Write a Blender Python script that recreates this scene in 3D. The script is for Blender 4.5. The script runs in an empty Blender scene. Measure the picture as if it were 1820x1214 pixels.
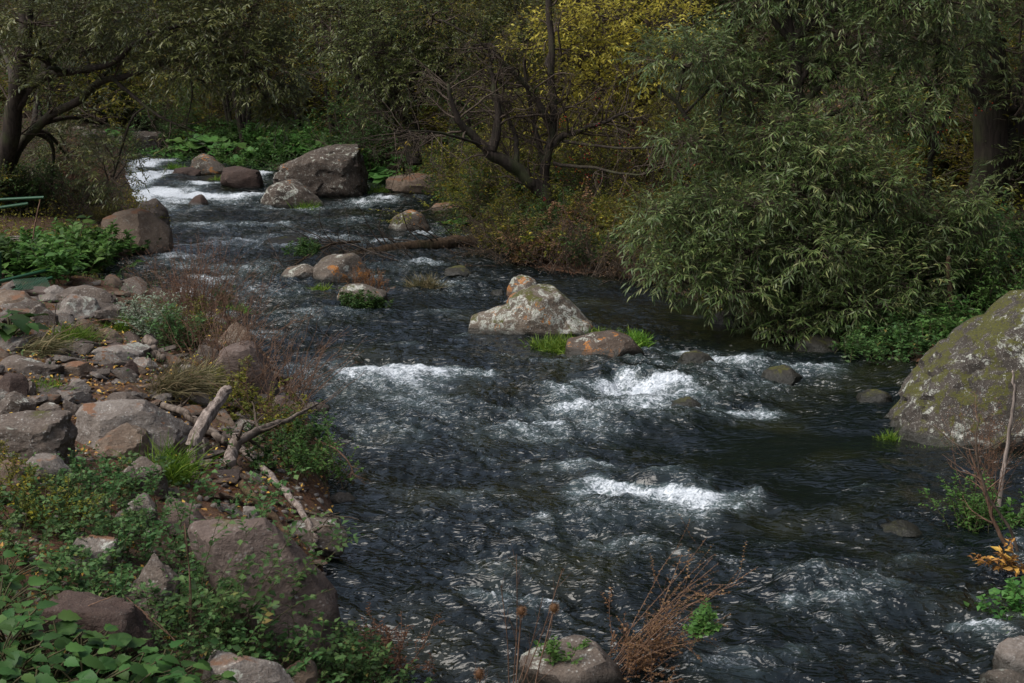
import bpy, math, random
import numpy as np
C = bpy.context.scene.collection
SC = bpy.context.scene
# ------------------------------------------------------------------ camera, light, exposure
CAM_H = 3.2
FPX = 2500.0                      # focal length in pixels of a 1820 wide frame
PITCH = math.atan(467.0 / FPX)
cam = bpy.data.cameras.new('camera'); cam_ob = bpy.data.objects.new('camera', cam); C.objects.link(cam_ob)
cam.sensor_width = 36.0; cam.lens = 36.0 * FPX / 1820.0
cam.clip_start = 0.1; cam.clip_end = 500
cam.dof.use_dof = True; cam.dof.focus_distance = 15.0; cam.dof.aperture_fstop = 11.0
cam_ob.location = (0, 0, CAM_H); cam_ob.rotation_euler = (math.pi / 2 - PITCH, 0, 0)
SC.camera = cam_ob
world = bpy.data.worlds.new('World'); SC.world = world; world.use_nodes = True
nt = world.node_tree
sky = nt.nodes.new('ShaderNodeTexSky'); sky.sky_type = 'NISHITA'; sky.sun_disc = False
SUN_EL, SUN_ROT = math.radians(54), math.radians(-114)      # a veiled sun, high on the left
sky.sun_elevation = SUN_EL; sky.sun_rotation = SUN_ROT
sky.air_density = 1.0; sky.dust_density = 2.5; sky.ozone_density = 1.0
bgn = nt.nodes['Background']; bgn.inputs['Strength'].default_value = 0.14
hs = nt.nodes.new('ShaderNodeHueSaturation'); hs.inputs['Saturation'].default_value = 0.68
nt.links.new(sky.outputs[0], hs.inputs['Color']); nt.links.new(hs.outputs[0], bgn.inputs['Color'])
sl = bpy.data.lights.new('sun', 'SUN'); sl.energy = 2.6; sl.angle = math.radians(52); sl.color = (1.0, 0.96, 0.90)
so = bpy.data.objects.new('sun', sl); C.objects.link(so)
from mathutils import Vector, Matrix
sdir = Vector((math.sin(SUN_ROT) * math.cos(SUN_EL), math.cos(SUN_ROT) * math.cos(SUN_EL), math.sin(SUN_EL)))
so.rotation_euler = sdir.to_track_quat('Z', 'Y').to_euler(); so.location = (0, 0, 20)
SC.view_settings.view_transform = 'Standard'; SC.view_settings.look = 'None'
SC.view_settings.gamma = 1; SC.view_settings.use_curve_mapping = False
SC.view_settings.exposure = 0.52
SC.cycles.max_bounces = 6; SC.cycles.diffuse_bounces = 3; SC.cycles.glossy_bounces = 3; SC.cycles.transparent_max_bounces = 4

RNG = np.random.default_rng(7); random.seed(7)
# ------------------------------------------------------------------ noise
_perm = np.random.default_rng(3).permutation(256); _perm = np.concatenate([_perm, _perm, _perm])
_g3 = np.random.default_rng(4).normal(size=(256, 3)); _g3 /= np.linalg.norm(_g3, axis=1)[:, None]
def perlin(x, y, z=0.0):
    x = np.asarray(x, float); y = np.asarray(y, float); z = np.asarray(z, float) + 0 * x
    xi, yi, zi = np.floor(x), np.floor(y), np.floor(z)
    xf, yf, zf = x - xi, y - yi, z - zi
    xi = xi.astype(int) & 255; yi = yi.astype(int) & 255; zi = zi.astype(int) & 255
    f = lambda t: t * t * t * (t * (t * 6 - 15) + 10)
    u, v, w = f(xf), f(yf), f(zf)
    def g(dx, dy, dz):
        h = _perm[_perm[_perm[(xi + dx) & 255] + ((yi + dy) & 255)] + ((zi + dz) & 255)]
        G = _g3[h]
        return G[..., 0] * (xf - dx) + G[..., 1] * (yf - dy) + G[..., 2] * (zf - dz)
    L = lambda a, b, t: a + (b - a) * t
    return 1.6 * L(L(L(g(0,0,0), g(1,0,0), u), L(g(0,1,0), g(1,1,0), u), v), L(L(g(0,0,1), g(1,0,1), u), L(g(0,1,1), g(1,1,1), u), v), w)
def fbm(x, y, z=0.0, o=4, ridged=False):
    s = 0; a = 1.0; t = 0
    for i in range(o):
        n = perlin(x * 2 ** i + 17.3 * i, y * 2 ** i + 9.1 * i, np.asarray(z) * 2 ** i + 3.7 * i)
        if ridged: n = 1 - 2 * np.abs(n)
        s = s + a * n; t += a; a *= 0.5
    return s / t
def unit(v): return v / np.maximum(np.linalg.norm(v, axis=-1, keepdims=True), 1e-9)
def sstep(a, b, x):
    t = np.clip((x - a) / (b - a), 0, 1); return t * t * (3 - 2 * t)

# ------------------------------------------------------------------ pixel of the 1820x1214 picture -> ray
_fw = np.array([0, math.cos(PITCH), -math.sin(PITCH)]); _up = np.array([0, math.sin(PITCH), math.cos(PITCH)]); _rt = np.array([1., 0, 0])
CP = np.array([0, 0, CAM_H])
def ray(px, py):
    d = _fw + (px - 910) / FPX * _rt + (607 - py) / FPX * _up
    return d / d[1]                      # per metre of ground distance y
def at(px, py, y): return CP + ray(px, py) * y
WY = np.array([0, 9, 13.2, 14.6, 20, 31, 33.5, 38, 39.5, 60, 100]); WZ = np.array([0, 0, 0.06, 0.16, 0.2, 0.3, 0.42, 0.72, 0.8, 1.3, 3.0])
def zw(y): return np.interp(y, WY, WZ)
def hit_water(px, py):
    r = ray(px, py); y = 20.0
    for _ in range(60):
        y = 0.5 * y + 0.5 * (zw(y) - CAM_H) / min(r[2], -0.01)
    return CP + r * y
# banks, traced on the water line
LB = [(790,1500),(760,1330),(690,1214),(612,1080),(622,950),(602,830),(560,730),(500,650),(455,592),(392,562),(300,550),(205,545),(188,505),(200,470),(300,448),(312,412),(285,382),(255,362),(240,330),(232,300),(222,275)]
RB = [(2100,1500),(1840,1330),(1765,1214),(1745,1150),(1800,1080),(1860,980),(1880,880),(1870,780),(1660,735),(1590,700),(1560,655),(1450,615),(1330,580),(1235,548),(1180,520),(1100,500),(940,484),(870,460),(850,432),(805,388),(742,352),(700,340),(645,318),(470,305),(455,292),(330,283),(295,270)]
LBW = np.array([hit_water(*p)[:2] for p in LB]); RBW = np.array([hit_water(*p)[:2] for p in RB])
LBW = np.vstack([LBW, [[-14.5, 55], [-17, 70], [-20, 95]]]); RBW = np.vstack([RBW, [[-11.5, 55], [-13, 70], [-15, 95]]])
LPOLY = np.vstack([[[LBW[0, 0], -12]], LBW, [[-140, 95], [-140, -12]]]); RPOLY = np.vstack([[[RBW[0, 0], -12]], RBW, [[160, 95], [160, -12]]])
def segdist(x, y, pl):
    d = np.full(np.shape(x), 1e9)
    for a, b in zip(pl[:-1], pl[1:]):
        ab = b - a; t = np.clip(((x - a[0]) * ab[0] + (y - a[1]) * ab[1]) / max(ab @ ab, 1e-9), 0, 1)
        d = np.minimum(d, np.hypot(x - a[0] - t * ab[0], y - a[1] - t * ab[1]))
    return d
def inside(x, y, pg):
    r = np.zeros(np.shape(x), bool); j = len(pg) - 1
    for i in range(len(pg)):
        xi, yi = pg[i]; xj, yj = pg[j]
        c = ((yi > y) != (yj > y)) & (x < (xj - xi) * (y - yi) / ((yj - yi) or 1e-9) + xi)
        r ^= c; j = i
    return r
def sdf(x, y):
    x = np.asarray(x, float); y = np.asarray(y, float)
    dl = segdist(x, y, np.vstack([LPOLY[:1], LBW])); dr = segdist(x, y, np.vstack([RPOLY[:1], RBW]))
    return np.where(inside(x, y, LPOLY), dl, -dl), np.where(inside(x, y, RPOLY), dr, -dr)
def terrain(x, y):
    x = np.asarray(x, float); y = np.asarray(y, float)
    sl_, sr_ = sdf(x, y); w = zw(y)
    bed = w - 0.12 - 0.45 * (1 - np.exp(np.minimum(0, np.maximum(sl_, sr_)) / 0.6))
    e = np.maximum(sl_, 0)
    near = sstep(22, 12, y)
    L = w - 0.12 + 0.34 * (1 - np.exp(-e / 0.22)) + (0.45 + 0.5 * near) * (1 - np.exp(-e / 2.2)) + 0.5 * np.maximum(0, e - 6) * sstep(20, 34, y) + 0.02 * e
    L = np.minimum(L, w + 26 + 0.02 * e)
    e = np.maximum(sr_, 0)
    R = w - 0.12 + 0.25 * (1 - np.exp(-e / 0.3)) + 0.09 * e + 0.5 * np.maximum(0, e - 4.0) + 0.45 * np.maximum(0, e - 9.0)
    R = np.minimum(R, w + 34 + 0.02 * e)
    z = np.where(sl_ > 0, L, np.where(sr_ > 0, R, bed))
    land = sstep(0.0, 1.5, np.maximum(sl_, sr_))
    z = z + land * (0.16 * fbm(x * 0.5, y * 0.5, 1.0, 4) + 0.03 * fbm(x * 4, y * 4, 5.0, 3)) + 0.02 * fbm(x * 3, y * 3, 2.0, 2)
    z = z + 0.9 * np.clip(y - 58, 0, 36)
    z = z + sstep(6, 30, np.maximum(sl_, sr_)) * 1.5 * fbm(x * 0.11, y * 0.11, 9.0, 3)
    return z
_T = np.geomspace(3.0, 90, 700)
def hit_ground(px, py):
    P = CP[None] + ray(px, py)[None] * _T[:, None]
    h = np.maximum(terrain(P[:, 0], P[:, 1]), zw(P[:, 1]))
    k = np.nonzero(P[:, 2] < h)[0]
    if len(k) == 0: return P[-1]
    k = max(k[0], 1); a, b = P[k - 1], P[k]; da, db = a[2] - h[k - 1], b[2] - h[k]
    return a + (b - a) * (da / (da - db + 1e-9))
def hits_ground(pp):
    pp = np.asarray(pp, float); n = len(pp); T = np.geomspace(3, 90, 70)
    D = _fw[None] + (pp[:, :1] - 910) / FPX * _rt + (607 - pp[:, 1:2]) / FPX * _up; D = D / D[:, 1:2]
    def gap(t): P = CP + D[:, None] * t[..., None]; return P[..., 2] - np.maximum(terrain(P[..., 0], P[..., 1]), zw(P[..., 1]))
    h = gap(np.broadcast_to(T, (n, 70))); below = h < 0; ok = below.any(1) & ~below[:, 0]; k = np.maximum(below.argmax(1), 1)
    a, b = T[k - 1], T[k]
    for _ in range(7):
        m = 0.5 * (a + b); q = gap(m[:, None])[:, 0] < 0; b = np.where(q, m, b); a = np.where(q, a, m)
    return (CP + D * b[:, None])[ok]

# ------------------------------------------------------------------ mesh and object helpers
def mk_mesh(name, V, tris=None, quads=None, attrs=None, smooth=False, mats=()):
    me = bpy.data.meshes.new(name)
    V = np.asarray(V, np.float32).reshape(-1, 3)
    T = np.zeros((0, 3), np.int32) if tris is None else np.asarray(tris, np.int32).reshape(-1, 3)
    Q = np.zeros((0, 4), np.int32) if quads is None else np.asarray(quads, np.int32).reshape(-1, 4)
    me.vertices.add(len(V)); me.vertices.foreach_set('co', V.ravel())
    nl = T.size + Q.size; me.loops.add(nl)
    me.loops.foreach_set('vertex_index', np.concatenate([T.ravel(), Q.ravel()]).astype(np.int32))
    n = len(T) + len(Q); me.polygons.add(n)
    ls = np.concatenate([np.arange(len(T)) * 3, len(T) * 3 + np.arange(len(Q)) * 4]).astype(np.int32)
    me.polygons.foreach_set('loop_start', ls)
    me.polygons.foreach_set('loop_total', np.concatenate([np.full(len(T), 3), np.full(len(Q), 4)]).astype(np.int32))
    if smooth: me.polygons.foreach_set('use_smooth', np.ones(n, bool))
    for k, a in (attrs or {}).items():
        at_ = me.attributes.new(k, 'FLOAT', 'POINT'); at_.data.foreach_set('value', np.asarray(a, np.float32).ravel())
    for m in mats: me.materials.append(m)
    me.update(calc_edges=True); me.validate(clean_customdata=False)
    return me
def link(name, me, parent=None, loc=(0, 0, 0), rot=(0, 0, 0), scale=1.0, kind=None):
    o = bpy.data.objects.new(name, me); C.objects.link(o); o.location = loc; o.rotation_euler = rot
    o.scale = (scale,) * 3 if np.isscalar(scale) else scale
    if parent: o.parent = parent
    if parent and name in ('branches', 'stems', 'berries', 'crown', 'foliage', 'twigs'): kind = 'stuff'
    if kind: o['kind'] = kind
    return o
def tag(o, label, cat, group=None, kind=None):
    o['label'] = label; o['category'] = cat
    if group: o['group'] = group
    if kind: o['kind'] = kind
    return o
def thing(name, label, cat, loc, group=None, rotz=0.0):
    o = bpy.data.objects.new(name, None); C.objects.link(o); o.location = loc; o.rotation_euler = (0, 0, rotz)
    o.empty_display_size = 0.2
    return tag(o, label, cat, group)
def copy_thing(root, loc, rotz, scale, label, group=None, mats=None):
    r = root.copy(); C.objects.link(r); r.location = loc; r.rotation_euler = (0, 0, rotz); r.scale = (scale,) * 3
    r['label'] = label
    if group: r['group'] = group
    for ch in list(root.children):
        c = ch.copy(); C.objects.link(c); c.parent = r
        nm = ch.name.split('.')[0]
        if mats and nm in mats: c.material_slots[0].link = 'OBJECT'; c.material_slots[0].material = mats[nm]
    return r
class Acc:
    def __init__(s): s.V = []; s.T = []; s.Q = []; s.A = []; s.n = 0
    def add(s, V, T=None, Q=None, a=None):
        V = np.asarray(V).reshape(-1, 3); s.V.append(V)
        if T is not None and len(T): s.T.append(np.asarray(T).reshape(-1, 3) + s.n)
        if Q is not None and len(Q): s.Q.append(np.asarray(Q).reshape(-1, 4) + s.n)
        s.A.append(np.zeros(len(V)) if a is None else (np.full(len(V), a) if np.isscalar(a) else a)); s.n += len(V)
    def mesh(s, name, mat, smooth=False, off=(0, 0, 0)):
        V = np.vstack(s.V) - np.asarray(off)
        return mk_mesh(name, V, np.vstack(s.T) if s.T else None, np.vstack(s.Q) if s.Q else None, {'tone': np.concatenate(s.A)}, smooth, [mat])
def tubes(P, R, k=5):
    """P (n,m,3) polylines, R (n,m) radii -> verts, quads"""
    P = np.asarray(P, float); R = np.asarray(R, float); n, m, _ = P.shape
    T = unit(np.gradient(P, axis=1)); mean = unit(P[:, -1] - P[:, 0])
    ref = np.where(np.abs(mean[:, 2:3]) > 0.8, np.array([[1., 0.1, 0]]), np.array([[0.1, 0.05, 1.]]))
    U = unit(np.cross(T, ref[:, None, :])); W = np.cross(T, U)
    a = np.arange(k) / k * 2 * math.pi
    ring = P[:, :, None] + R[:, :, None, None] * (np.cos(a)[None, None, :, None] * U[:, :, None] + np.sin(a)[None, None, :, None] * W[:, :, None])
    V = ring.reshape(-1, 3)
    i = np.arange(n)[:, None, None] * m * k; j = np.arange(m - 1)[None, :, None] * k; q = np.arange(k)[None, None, :]; q2 = (q + 1) % k
    Q = np.stack([i + j + q, i + j + q2, i + j + k + q2, i + j + k + q], -1).reshape(-1, 4)
    return V, Q
def spline(pts, m):
    P = np.asarray(pts, float); n = len(P)
    if n == 2: return P[0] + (P[1] - P[0]) * np.linspace(0, 1, m)[:, None]
    E = np.vstack([2 * P[0] - P[1], P, 2 * P[-1] - P[-2]]); t = np.linspace(0, n - 1 - 1e-6, m); i = t.astype(int); f = (t - i)[:, None]
    a, b, c, d = E[i], E[i + 1], E[i + 2], E[i + 3]
    return 0.5 * (2 * b + (c - a) * f + (2 * a - 5 * b + 4 * c - d) * f ** 2 + (3 * b - a - 3 * c + d) * f ** 3)
def grow(rng, S, D, L, R0, m=5, wig=0.25, trop=(0, 0, -0.1), taper=0.25):
    n = len(S); P = np.zeros((n, m, 3)); P[:, 0] = S; d = unit(D); st = (L / (m - 1))[:, None]
    for i in range(1, m):
        d = unit(d + wig * rng.normal(size=(n, 3)) + np.asarray(trop)[None]); P[:, i] = P[:, i - 1] + d * st
    R = R0[:, None] * np.linspace(1, taper, m)[None]
    return P, R
def sub(rng, P, R, n, f0=0.3, f1=1.0, ang=0.8, lf=0.5, m=5, wig=0.2, trop=(0, 0, 0), rr=0.6, rmin=0.003, outward=None):
    """n children spread over the polylines P"""
    k = rng.integers(0, len(P), n); mm = P.shape[1]; t = rng.uniform(f0, f1, n) * (mm - 1.001); i = t.astype(int); f = (t - i)[:, None]
    S = P[k, i] * (1 - f) + P[k, i + 1] * f; T = unit(P[k, i + 1] - P[k, i]); side = unit(np.cross(T, rng.normal(size=(n, 3))))
    D = T * math.cos(ang) + side * math.sin(ang)
    if outward is not None: D = D + outward * unit(S - P[:, 0].mean(0))
    tot = np.linalg.norm(np.diff(P, axis=1), axis=2).sum(1)[k]
    L = (lf if lf > 0 else 1) * (tot if lf > 0 else -lf) * rng.uniform(0.6, 1.15, n) * (1.15 - 0.5 * t / mm)
    R0 = np.maximum(R[k, i] * rr, rmin)
    return grow(rng, S, D, L, R0, m, wig, trop)
LANCE = (np.array([[0,0,0],[-.5,.33,.05],[.5,.33,.03],[-.38,.68,.02],[.38,.68,.0],[0,1,-.14]], float), np.array([[0,2,1],[1,2,4],[1,4,3],[3,4,5]]))
OVATE4 = (np.array([[0,0,0],[-.5,.38,.12],[0,.45,0],[.5,.38,.12],[0,1,-.1]], float), np.array([[0,2,1],[0,3,2],[1,2,4],[2,3,4]]))
DIAM = (np.array([[0,0,0],[-.5,.45,.08],[.5,.45,.08],[0,1,-.06]], float), np.array([[0,2,1],[1,2,3]]))
def leaves(rng, pos, D, N, length, width, tmpl=DIAM, var=0.3):
    n = len(pos); Y = unit(D); X = unit(np.cross(Y, N)); Z = np.cross(X, Y)
    s = length * rng.uniform(1 - var, 1 + var, n); w = s * width
    tv, tf = tmpl
    V = pos[:, None] + tv[None, :, 0:1] * X[:, None] * w[:, None, None] + tv[None, :, 1:2] * Y[:, None] * s[:, None, None] + tv[None, :, 2:3] * Z[:, None] * s[:, None, None]
    F = tf[None] + (np.arange(n) * len(tv))[:, None, None]
    return V.reshape(-1, 3), F.reshape(-1, 3), np.repeat(rng.uniform(0, 1, n), len(tv))
def twig_leaves(rng, P, per, length, width, tmpl, droop=0.3, ang=0.8, f0=0.1):
    """alternate leaves along every twig; neighbours on one twig share a base tone"""
    n, m, _ = P.shape
    t = (f0 + (1 - f0) * (np.arange(per)[None] + rng.uniform(0, .6, (n, per))) / per) * (m - 1.001)
    i = t.astype(int); f = (t - i)[..., None]; k = np.arange(n)[:, None]
    S = P[k, i] * (1 - f) + P[k, i + 1] * f; T = unit(P[k, i + 1] - P[k, i])
    up = np.array([0, 0, 1.]); sd = unit(np.cross(T, up)); sg = np.where(np.arange(per) % 2, 1, -1)[None, :, None]
    D = T * math.cos(ang) + sd * sg * math.sin(ang) + rng.normal(size=T.shape) * 0.22 + np.array([0, 0, -droop])
    N = up + rng.normal(size=T.shape) * 0.45 + 0 * T
    V, F, a = leaves(rng, S.reshape(-1, 3), D.reshape(-1, 3), N.reshape(-1, 3), length, width, tmpl)
    tw = np.repeat(rng.uniform(0, 1, n), per * len(tmpl[0]))
    return V, F, 0.55 * a + 0.45 * tw

# ------------------------------------------------------------------ materials
def newmat(name):
    m = bpy.data.materials.new(name); m.use_nodes = True; n = m.node_tree
    for x in list(n.nodes): n.nodes.remove(x)
    out = n.nodes.new('ShaderNodeOutputMaterial'); return m, n, out
class NB:
    def __init__(s, n): s.n = n
    def node(s, t, **kw):
        x = s.n.nodes.new(t)
        for k, v in kw.items():
            if k in x.inputs.keys() if hasattr(x.inputs, 'keys') else False: s.put(x.inputs[k], v)
            else: setattr(x, k, v)
        return x
    def put(s, inp, v):
        if isinstance(v, bpy.types.NodeSocket): s.n.links.new(v, inp)
        else:
            if hasattr(inp.default_value, '__len__') and len(inp.default_value) == 4 and len(v) == 3: v = (*v, 1)
            inp.default_value = v
    def coord(s, w='Object', scale=(1, 1, 1), off=None):
        tc = s.n.nodes.new('ShaderNodeTexCoord'); mp = s.n.nodes.new('ShaderNodeMapping'); s.n.links.new(tc.outputs[w], mp.inputs[0]); mp.inputs['Scale'].default_value = scale
        if off is not None: s.put(mp.inputs['Location'], off)
        return mp.outputs[0]
    def noise(s, v, scale, detail=4, rough=0.55, dist=0.0):
        x = s.n.nodes.new('ShaderNodeTexNoise'); s.n.links.new(v, x.inputs['Vector']); x.inputs['Scale'].default_value = scale; x.inputs['Detail'].default_value = detail
        x.inputs['Roughness'].default_value = rough; x.inputs['Distortion'].default_value = dist; return x.outputs['Fac']
    def voro(s, v, scale, out='Distance', feature='F1', rnd=1.0):
        x = s.n.nodes.new('ShaderNodeTexVoronoi'); x.feature = feature; s.n.links.new(v, x.inputs['Vector']); x.inputs['Scale'].default_value = scale; x.inputs['Randomness'].default_value = rnd
        return x.outputs[out]
    def ramp(s, f, stops, interp='LINEAR'):
        x = s.n.nodes.new('ShaderNodeValToRGB'); s.n.links.new(f, x.inputs[0]); x.color_ramp.interpolation = interp; e = x.color_ramp.elements
        while len(e) < len(stops): e.new(0.5)
        for q, (p, c) in zip(e, stops):
            q.position = p; q.color = (c, c, c, 1) if np.isscalar(c) else (*c, 1)
        return x.outputs[0]
    def mix(s, f, a, b, mode='MIX'):
        x = s.n.nodes.new('ShaderNodeMix'); x.data_type = 'RGBA'; x.blend_type = mode
        s.put(x.inputs[0], f); s.put(x.inputs[6], a); s.put(x.inputs[7], b); return x.outputs[2]
    def math(s, op, a, b=0.0, c=0.0, clamp=False):
        x = s.n.nodes.new('ShaderNodeMath'); x.operation = op; x.use_clamp = clamp
        s.put(x.inputs[0], a); s.put(x.inputs[1], b); s.put(x.inputs[2], c); return x.outputs[0]
    def smooth(s, f, a, b):
        x = s.n.nodes.new('ShaderNodeMapRange'); x.interpolation_type = 'SMOOTHSTEP'; s.put(x.inputs[0], f); x.inputs[1].default_value = a; x.inputs[2].default_value = b; return x.outputs[0]
    def bump(s, h, strength=0.5, dist=0.01, nrm=None):
        x = s.n.nodes.new('ShaderNodeBump'); x.inputs['Strength'].default_value = strength; x.inputs['Distance'].default_value = dist; s.n.links.new(h, x.inputs['Height'])
        if nrm is not None: s.n.links.new(nrm, x.inputs['Normal'])
        return x.outputs[0]
    def sep(s, v):
        x = s.n.nodes.new('ShaderNodeSeparateXYZ'); s.n.links.new(v, x.inputs[0]); return x.outputs
    def attr(s, name):
        x = s.n.nodes.new('ShaderNodeAttribute'); x.attribute_name = name; return x.outputs['Fac']
    def bsdf(s, color, rough=0.8, spec=0.3, normal=None, **kw):
        x = s.n.nodes.new('ShaderNodeBsdfPrincipled'); s.put(x.inputs['Base Color'], color); s.put(x.inputs['Roughness'], rough); s.put(x.inputs['Specular IOR Level'], spec)
        if normal is not None: s.n.links.new(normal, x.inputs['Normal'])
        for k, v in kw.items(): s.put(x.inputs[k], v)
        return x.outputs[0]
def leaf_mat(name, stops, back=None, trans=0.3, rough=0.55, spec=0.18):
    m, n, out = newmat(name); b = NB(n)
    oi = n.nodes.new('ShaderNodeObjectInfo')
    t = b.attr('tone'); col = b.ramp(t, stops)
    hsv = n.nodes.new('ShaderNodeHueSaturation'); b.put(hsv.inputs['Color'], col)
    b.put(hsv.inputs['Value'], b.math('MULTIPLY_ADD', oi.outputs['Random'], 0.35, 0.82)); b.put(hsv.inputs['Hue'], b.math('MULTIPLY_ADD', oi.outputs['Random'], 0.03, 0.485))
    col = hsv.outputs[0]
    front = col
    if back is not None:
        g = n.nodes.new('ShaderNodeNewGeometry'); col = b.mix(g.outputs['Backfacing'], col, b.mix(0.7, col, back))
    p = b.bsdf(col, rough, spec)
    tr = n.nodes.new('ShaderNodeBsdfTranslucent'); b.put(tr.inputs[0], b.mix(0.5, front, (0.16, 0.2, 0.03), 'ADD') if False else front)
    mx = n.nodes.new('ShaderNodeMixShader'); mx.inputs[0].default_value = trans; n.links.new(p, mx.inputs[1]); n.links.new(tr.outputs[0], mx.inputs[2]); n.links.new(mx.outputs[0], out.inputs[0])
    return m
def bark_mat(name, c0, c1, scale=6.0, bump=0.7, moss=0.0):
    m, n, out = newmat(name); b = NB(n)
    v = b.coord('Object', (1.6, 1.6, 0.14)); v1 = b.coord('Object')
    a = b.noise(v, scale * 3, 6, 0.65, 0.6); c = b.noise(v1, scale * 0.5, 3)
    col = b.mix(b.smooth(a, 0.3, 0.7), c0, c1); col = b.mix(b.math('MULTIPLY', b.smooth(c, 0.45, 0.75), moss), col, (0.05, 0.065, 0.02))
    b.n.links.new(b.bsdf(col, 0.85, 0.2, b.bump(a, bump, 0.02)), out.inputs[0]); return m
def rock_mat(name, base, dark, light, white=0.25, orange=0.15, moss=0.2, wet=True, scale=1.0, speck=0.5, soil=0.0):
    m, n, out = newmat(name); b = NB(n)
    oi = n.nodes.new('ShaderNodeObjectInfo')
    add = n.nodes.new('ShaderNodeVectorMath'); tc = n.nodes.new('ShaderNodeTexCoord'); mul = n.nodes.new('ShaderNodeVectorMath'); mul.operation = 'SCALE'
    cmb = n.nodes.new('ShaderNodeCombineXYZ')
    for q in range(3): b.put(cmb.inputs[q], b.math('MULTIPLY', oi.outputs['Random'], 37.0 + 11 * q))
    n.links.new(tc.outputs['Object'], add.inputs[0]); n.links.new(cmb.outputs[0], add.inputs[1]); v = add.outputs[0]
    g = n.nodes.new('ShaderNodeNewGeometry'); nz = b.sep(g.outputs['Normal'])[2]
    n1 = b.noise(v, 2.2 * scale, 6, 0.62, 0.3); n2 = b.noise(v, 14 * scale, 8, 0.68); n3 = b.noise(v, 60 * scale, 4, 0.6)
    col = b.mix(b.smooth(n1, 0.32, 0.68), dark, base); col = b.mix(b.math('MULTIPLY', b.smooth(n2, 0.45, 0.75), 0.75), col, light)
    col = b.mix(b.math('MULTIPLY', b.smooth(n3, 0.38, 0.72), 0.45), b.mix(0.6, col, dark), b.mix(0.35, col, light))
    # strata / scratches
    vs = n.nodes.new('ShaderNodeMapping'); n.links.new(v, vs.inputs[0]); vs.inputs['Scale'].default_value = (1.2, 1.2, 9); vs.inputs['Rotation'].default_value = (0.35, 0.5, 0)
    st = b.noise(vs.outputs[0], 3 * scale, 5, 0.6, 0.5); col = b.mix(b.math('MULTIPLY', b.smooth(st, 0.52, 0.7), 0.45), col, b.mix(0.5, dark, base))
    # pale lichen rosettes
    lw = b.noise(v, 5 * scale, 5, 0.7, 0.8); vd = b.voro(v, 11 * scale); big = b.noise(v, 1.3 * scale, 2)
    mask = b.math('MULTIPLY', b.smooth(b.math('ADD', lw, b.math('MULTIPLY', big, 0.35)), 0.86 - 0.32 * white, 0.92 - 0.32 * white), b.smooth(b.noise(v, 38 * scale, 3, 0.6), 0.38, 0.5))
    mask = b.math('MULTIPLY', mask, b.smooth(nz, -0.35, 0.25))
    if white > 0: col = b.mix(b.math('MULTIPLY', mask, 0.85), col, b.mix(b.smooth(vd, 0.1, 0.6), (0.46, 0.45, 0.40), (0.30, 0.31, 0.26)))
    sp = b.smooth(b.voro(v, 46 * scale), 0.34, 0.2)
    if speck > 0: col = b.mix(b.math('MULTIPLY', b.math('MULTIPLY', sp, b.smooth(n2, 0.45, 0.6)), speck), col, (0.42, 0.41, 0.37))
    if orange > 0:
        o1 = b.noise(v, 4.2 * scale, 5, 0.72, 1.0); o2 = b.noise(v, 1.1 * scale, 2)
        om = b.math('MULTIPLY', b.smooth(b.math('ADD', o1, b.math('MULTIPLY', o2, 0.6)), 1.07 - 0.225 * orange, 1.10 - 0.225 * orange), b.smooth(b.noise(v, 45 * scale, 3), 0.36, 0.5))
        col = b.mix(om, col, b.mix(b.noise(v, 20), (0.34, 0.15, 0.03), (0.24, 0.08, 0.02)))
    if moss > 0:
        mn = b.noise(v, 3.0 * scale, 5, 0.65, 0.5); mf = b.noise(v, 30 * scale, 4, 0.6)
        mm = b.math('MULTIPLY', b.smooth(b.math('ADD', mn, b.math('MULTIPLY', nz, 0.18)), 0.84 - 0.27 * moss, 0.92 - 0.27 * moss), b.smooth(mf, 0.35, 0.5))
        col = b.mix(mm, col, b.mix(mf, (0.028, 0.032, 0.006), (0.085, 0.08, 0.015)))
    if soil > 0:
        sm = b.math('MULTIPLY', b.smooth(nz, 0.7, 0.95), b.smooth(b.noise(v, 4), 0.62 - 0.3 * soil, 0.7 - 0.25 * soil)); col = b.mix(sm, col, (0.15, 0.075, 0.04))
    rough = 0.85
    if wet:
        z = b.sep(g.outputs['Position'])[2]; y = b.sep(g.outputs['Position'])[1]
        fc = n.nodes.new('ShaderNodeFloatCurve'); cu = fc.mapping.curves[0]; 
        pts = [(yy / 60.0, float(zw(yy)) / 2.0) for yy in (0, 9, 13.2, 14.6, 20, 31, 33.5, 38, 39.5, 60)]
        while len(cu.points) < len(pts): cu.points.new(0.5, 0.5)
        for q, (px_, py_) in zip(cu.points, pts): q.location = (px_, py_); q.handle_type = 'VECTOR'
        fc.mapping.update(); b.put(fc.inputs['Value'], b.math('DIVIDE', y, 60.0)); 
        wl = b.math('MULTIPLY', fc.outputs[0], 2.0)
        hh = b.math('SUBTRACT', b.math('SUBTRACT', z, wl), b.math('MULTIPLY', b.math('SUBTRACT', n1, 0.5), 0.12))
        wt = b.smooth(hh, 0.15, 0.07)
        col = b.mix(b.math('MULTIPLY', wt, 0.82), col, (0.012, 0.012, 0.008)); rough = b.math('MULTIPLY_ADD', wt, -0.55, 0.85)
    h = b.math('ADD', b.math('MULTIPLY', n2, 1.0), b.math('MULTIPLY', n3, 0.35)); h = b.math('ADD', h, b.math('MULTIPLY', st, 0.5))
    b.n.links.new(b.bsdf(col, rough, 0.3, b.bump(h, 0.8, 0.03 / scale ** 0.5)), out.inputs[0]); return m

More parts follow.
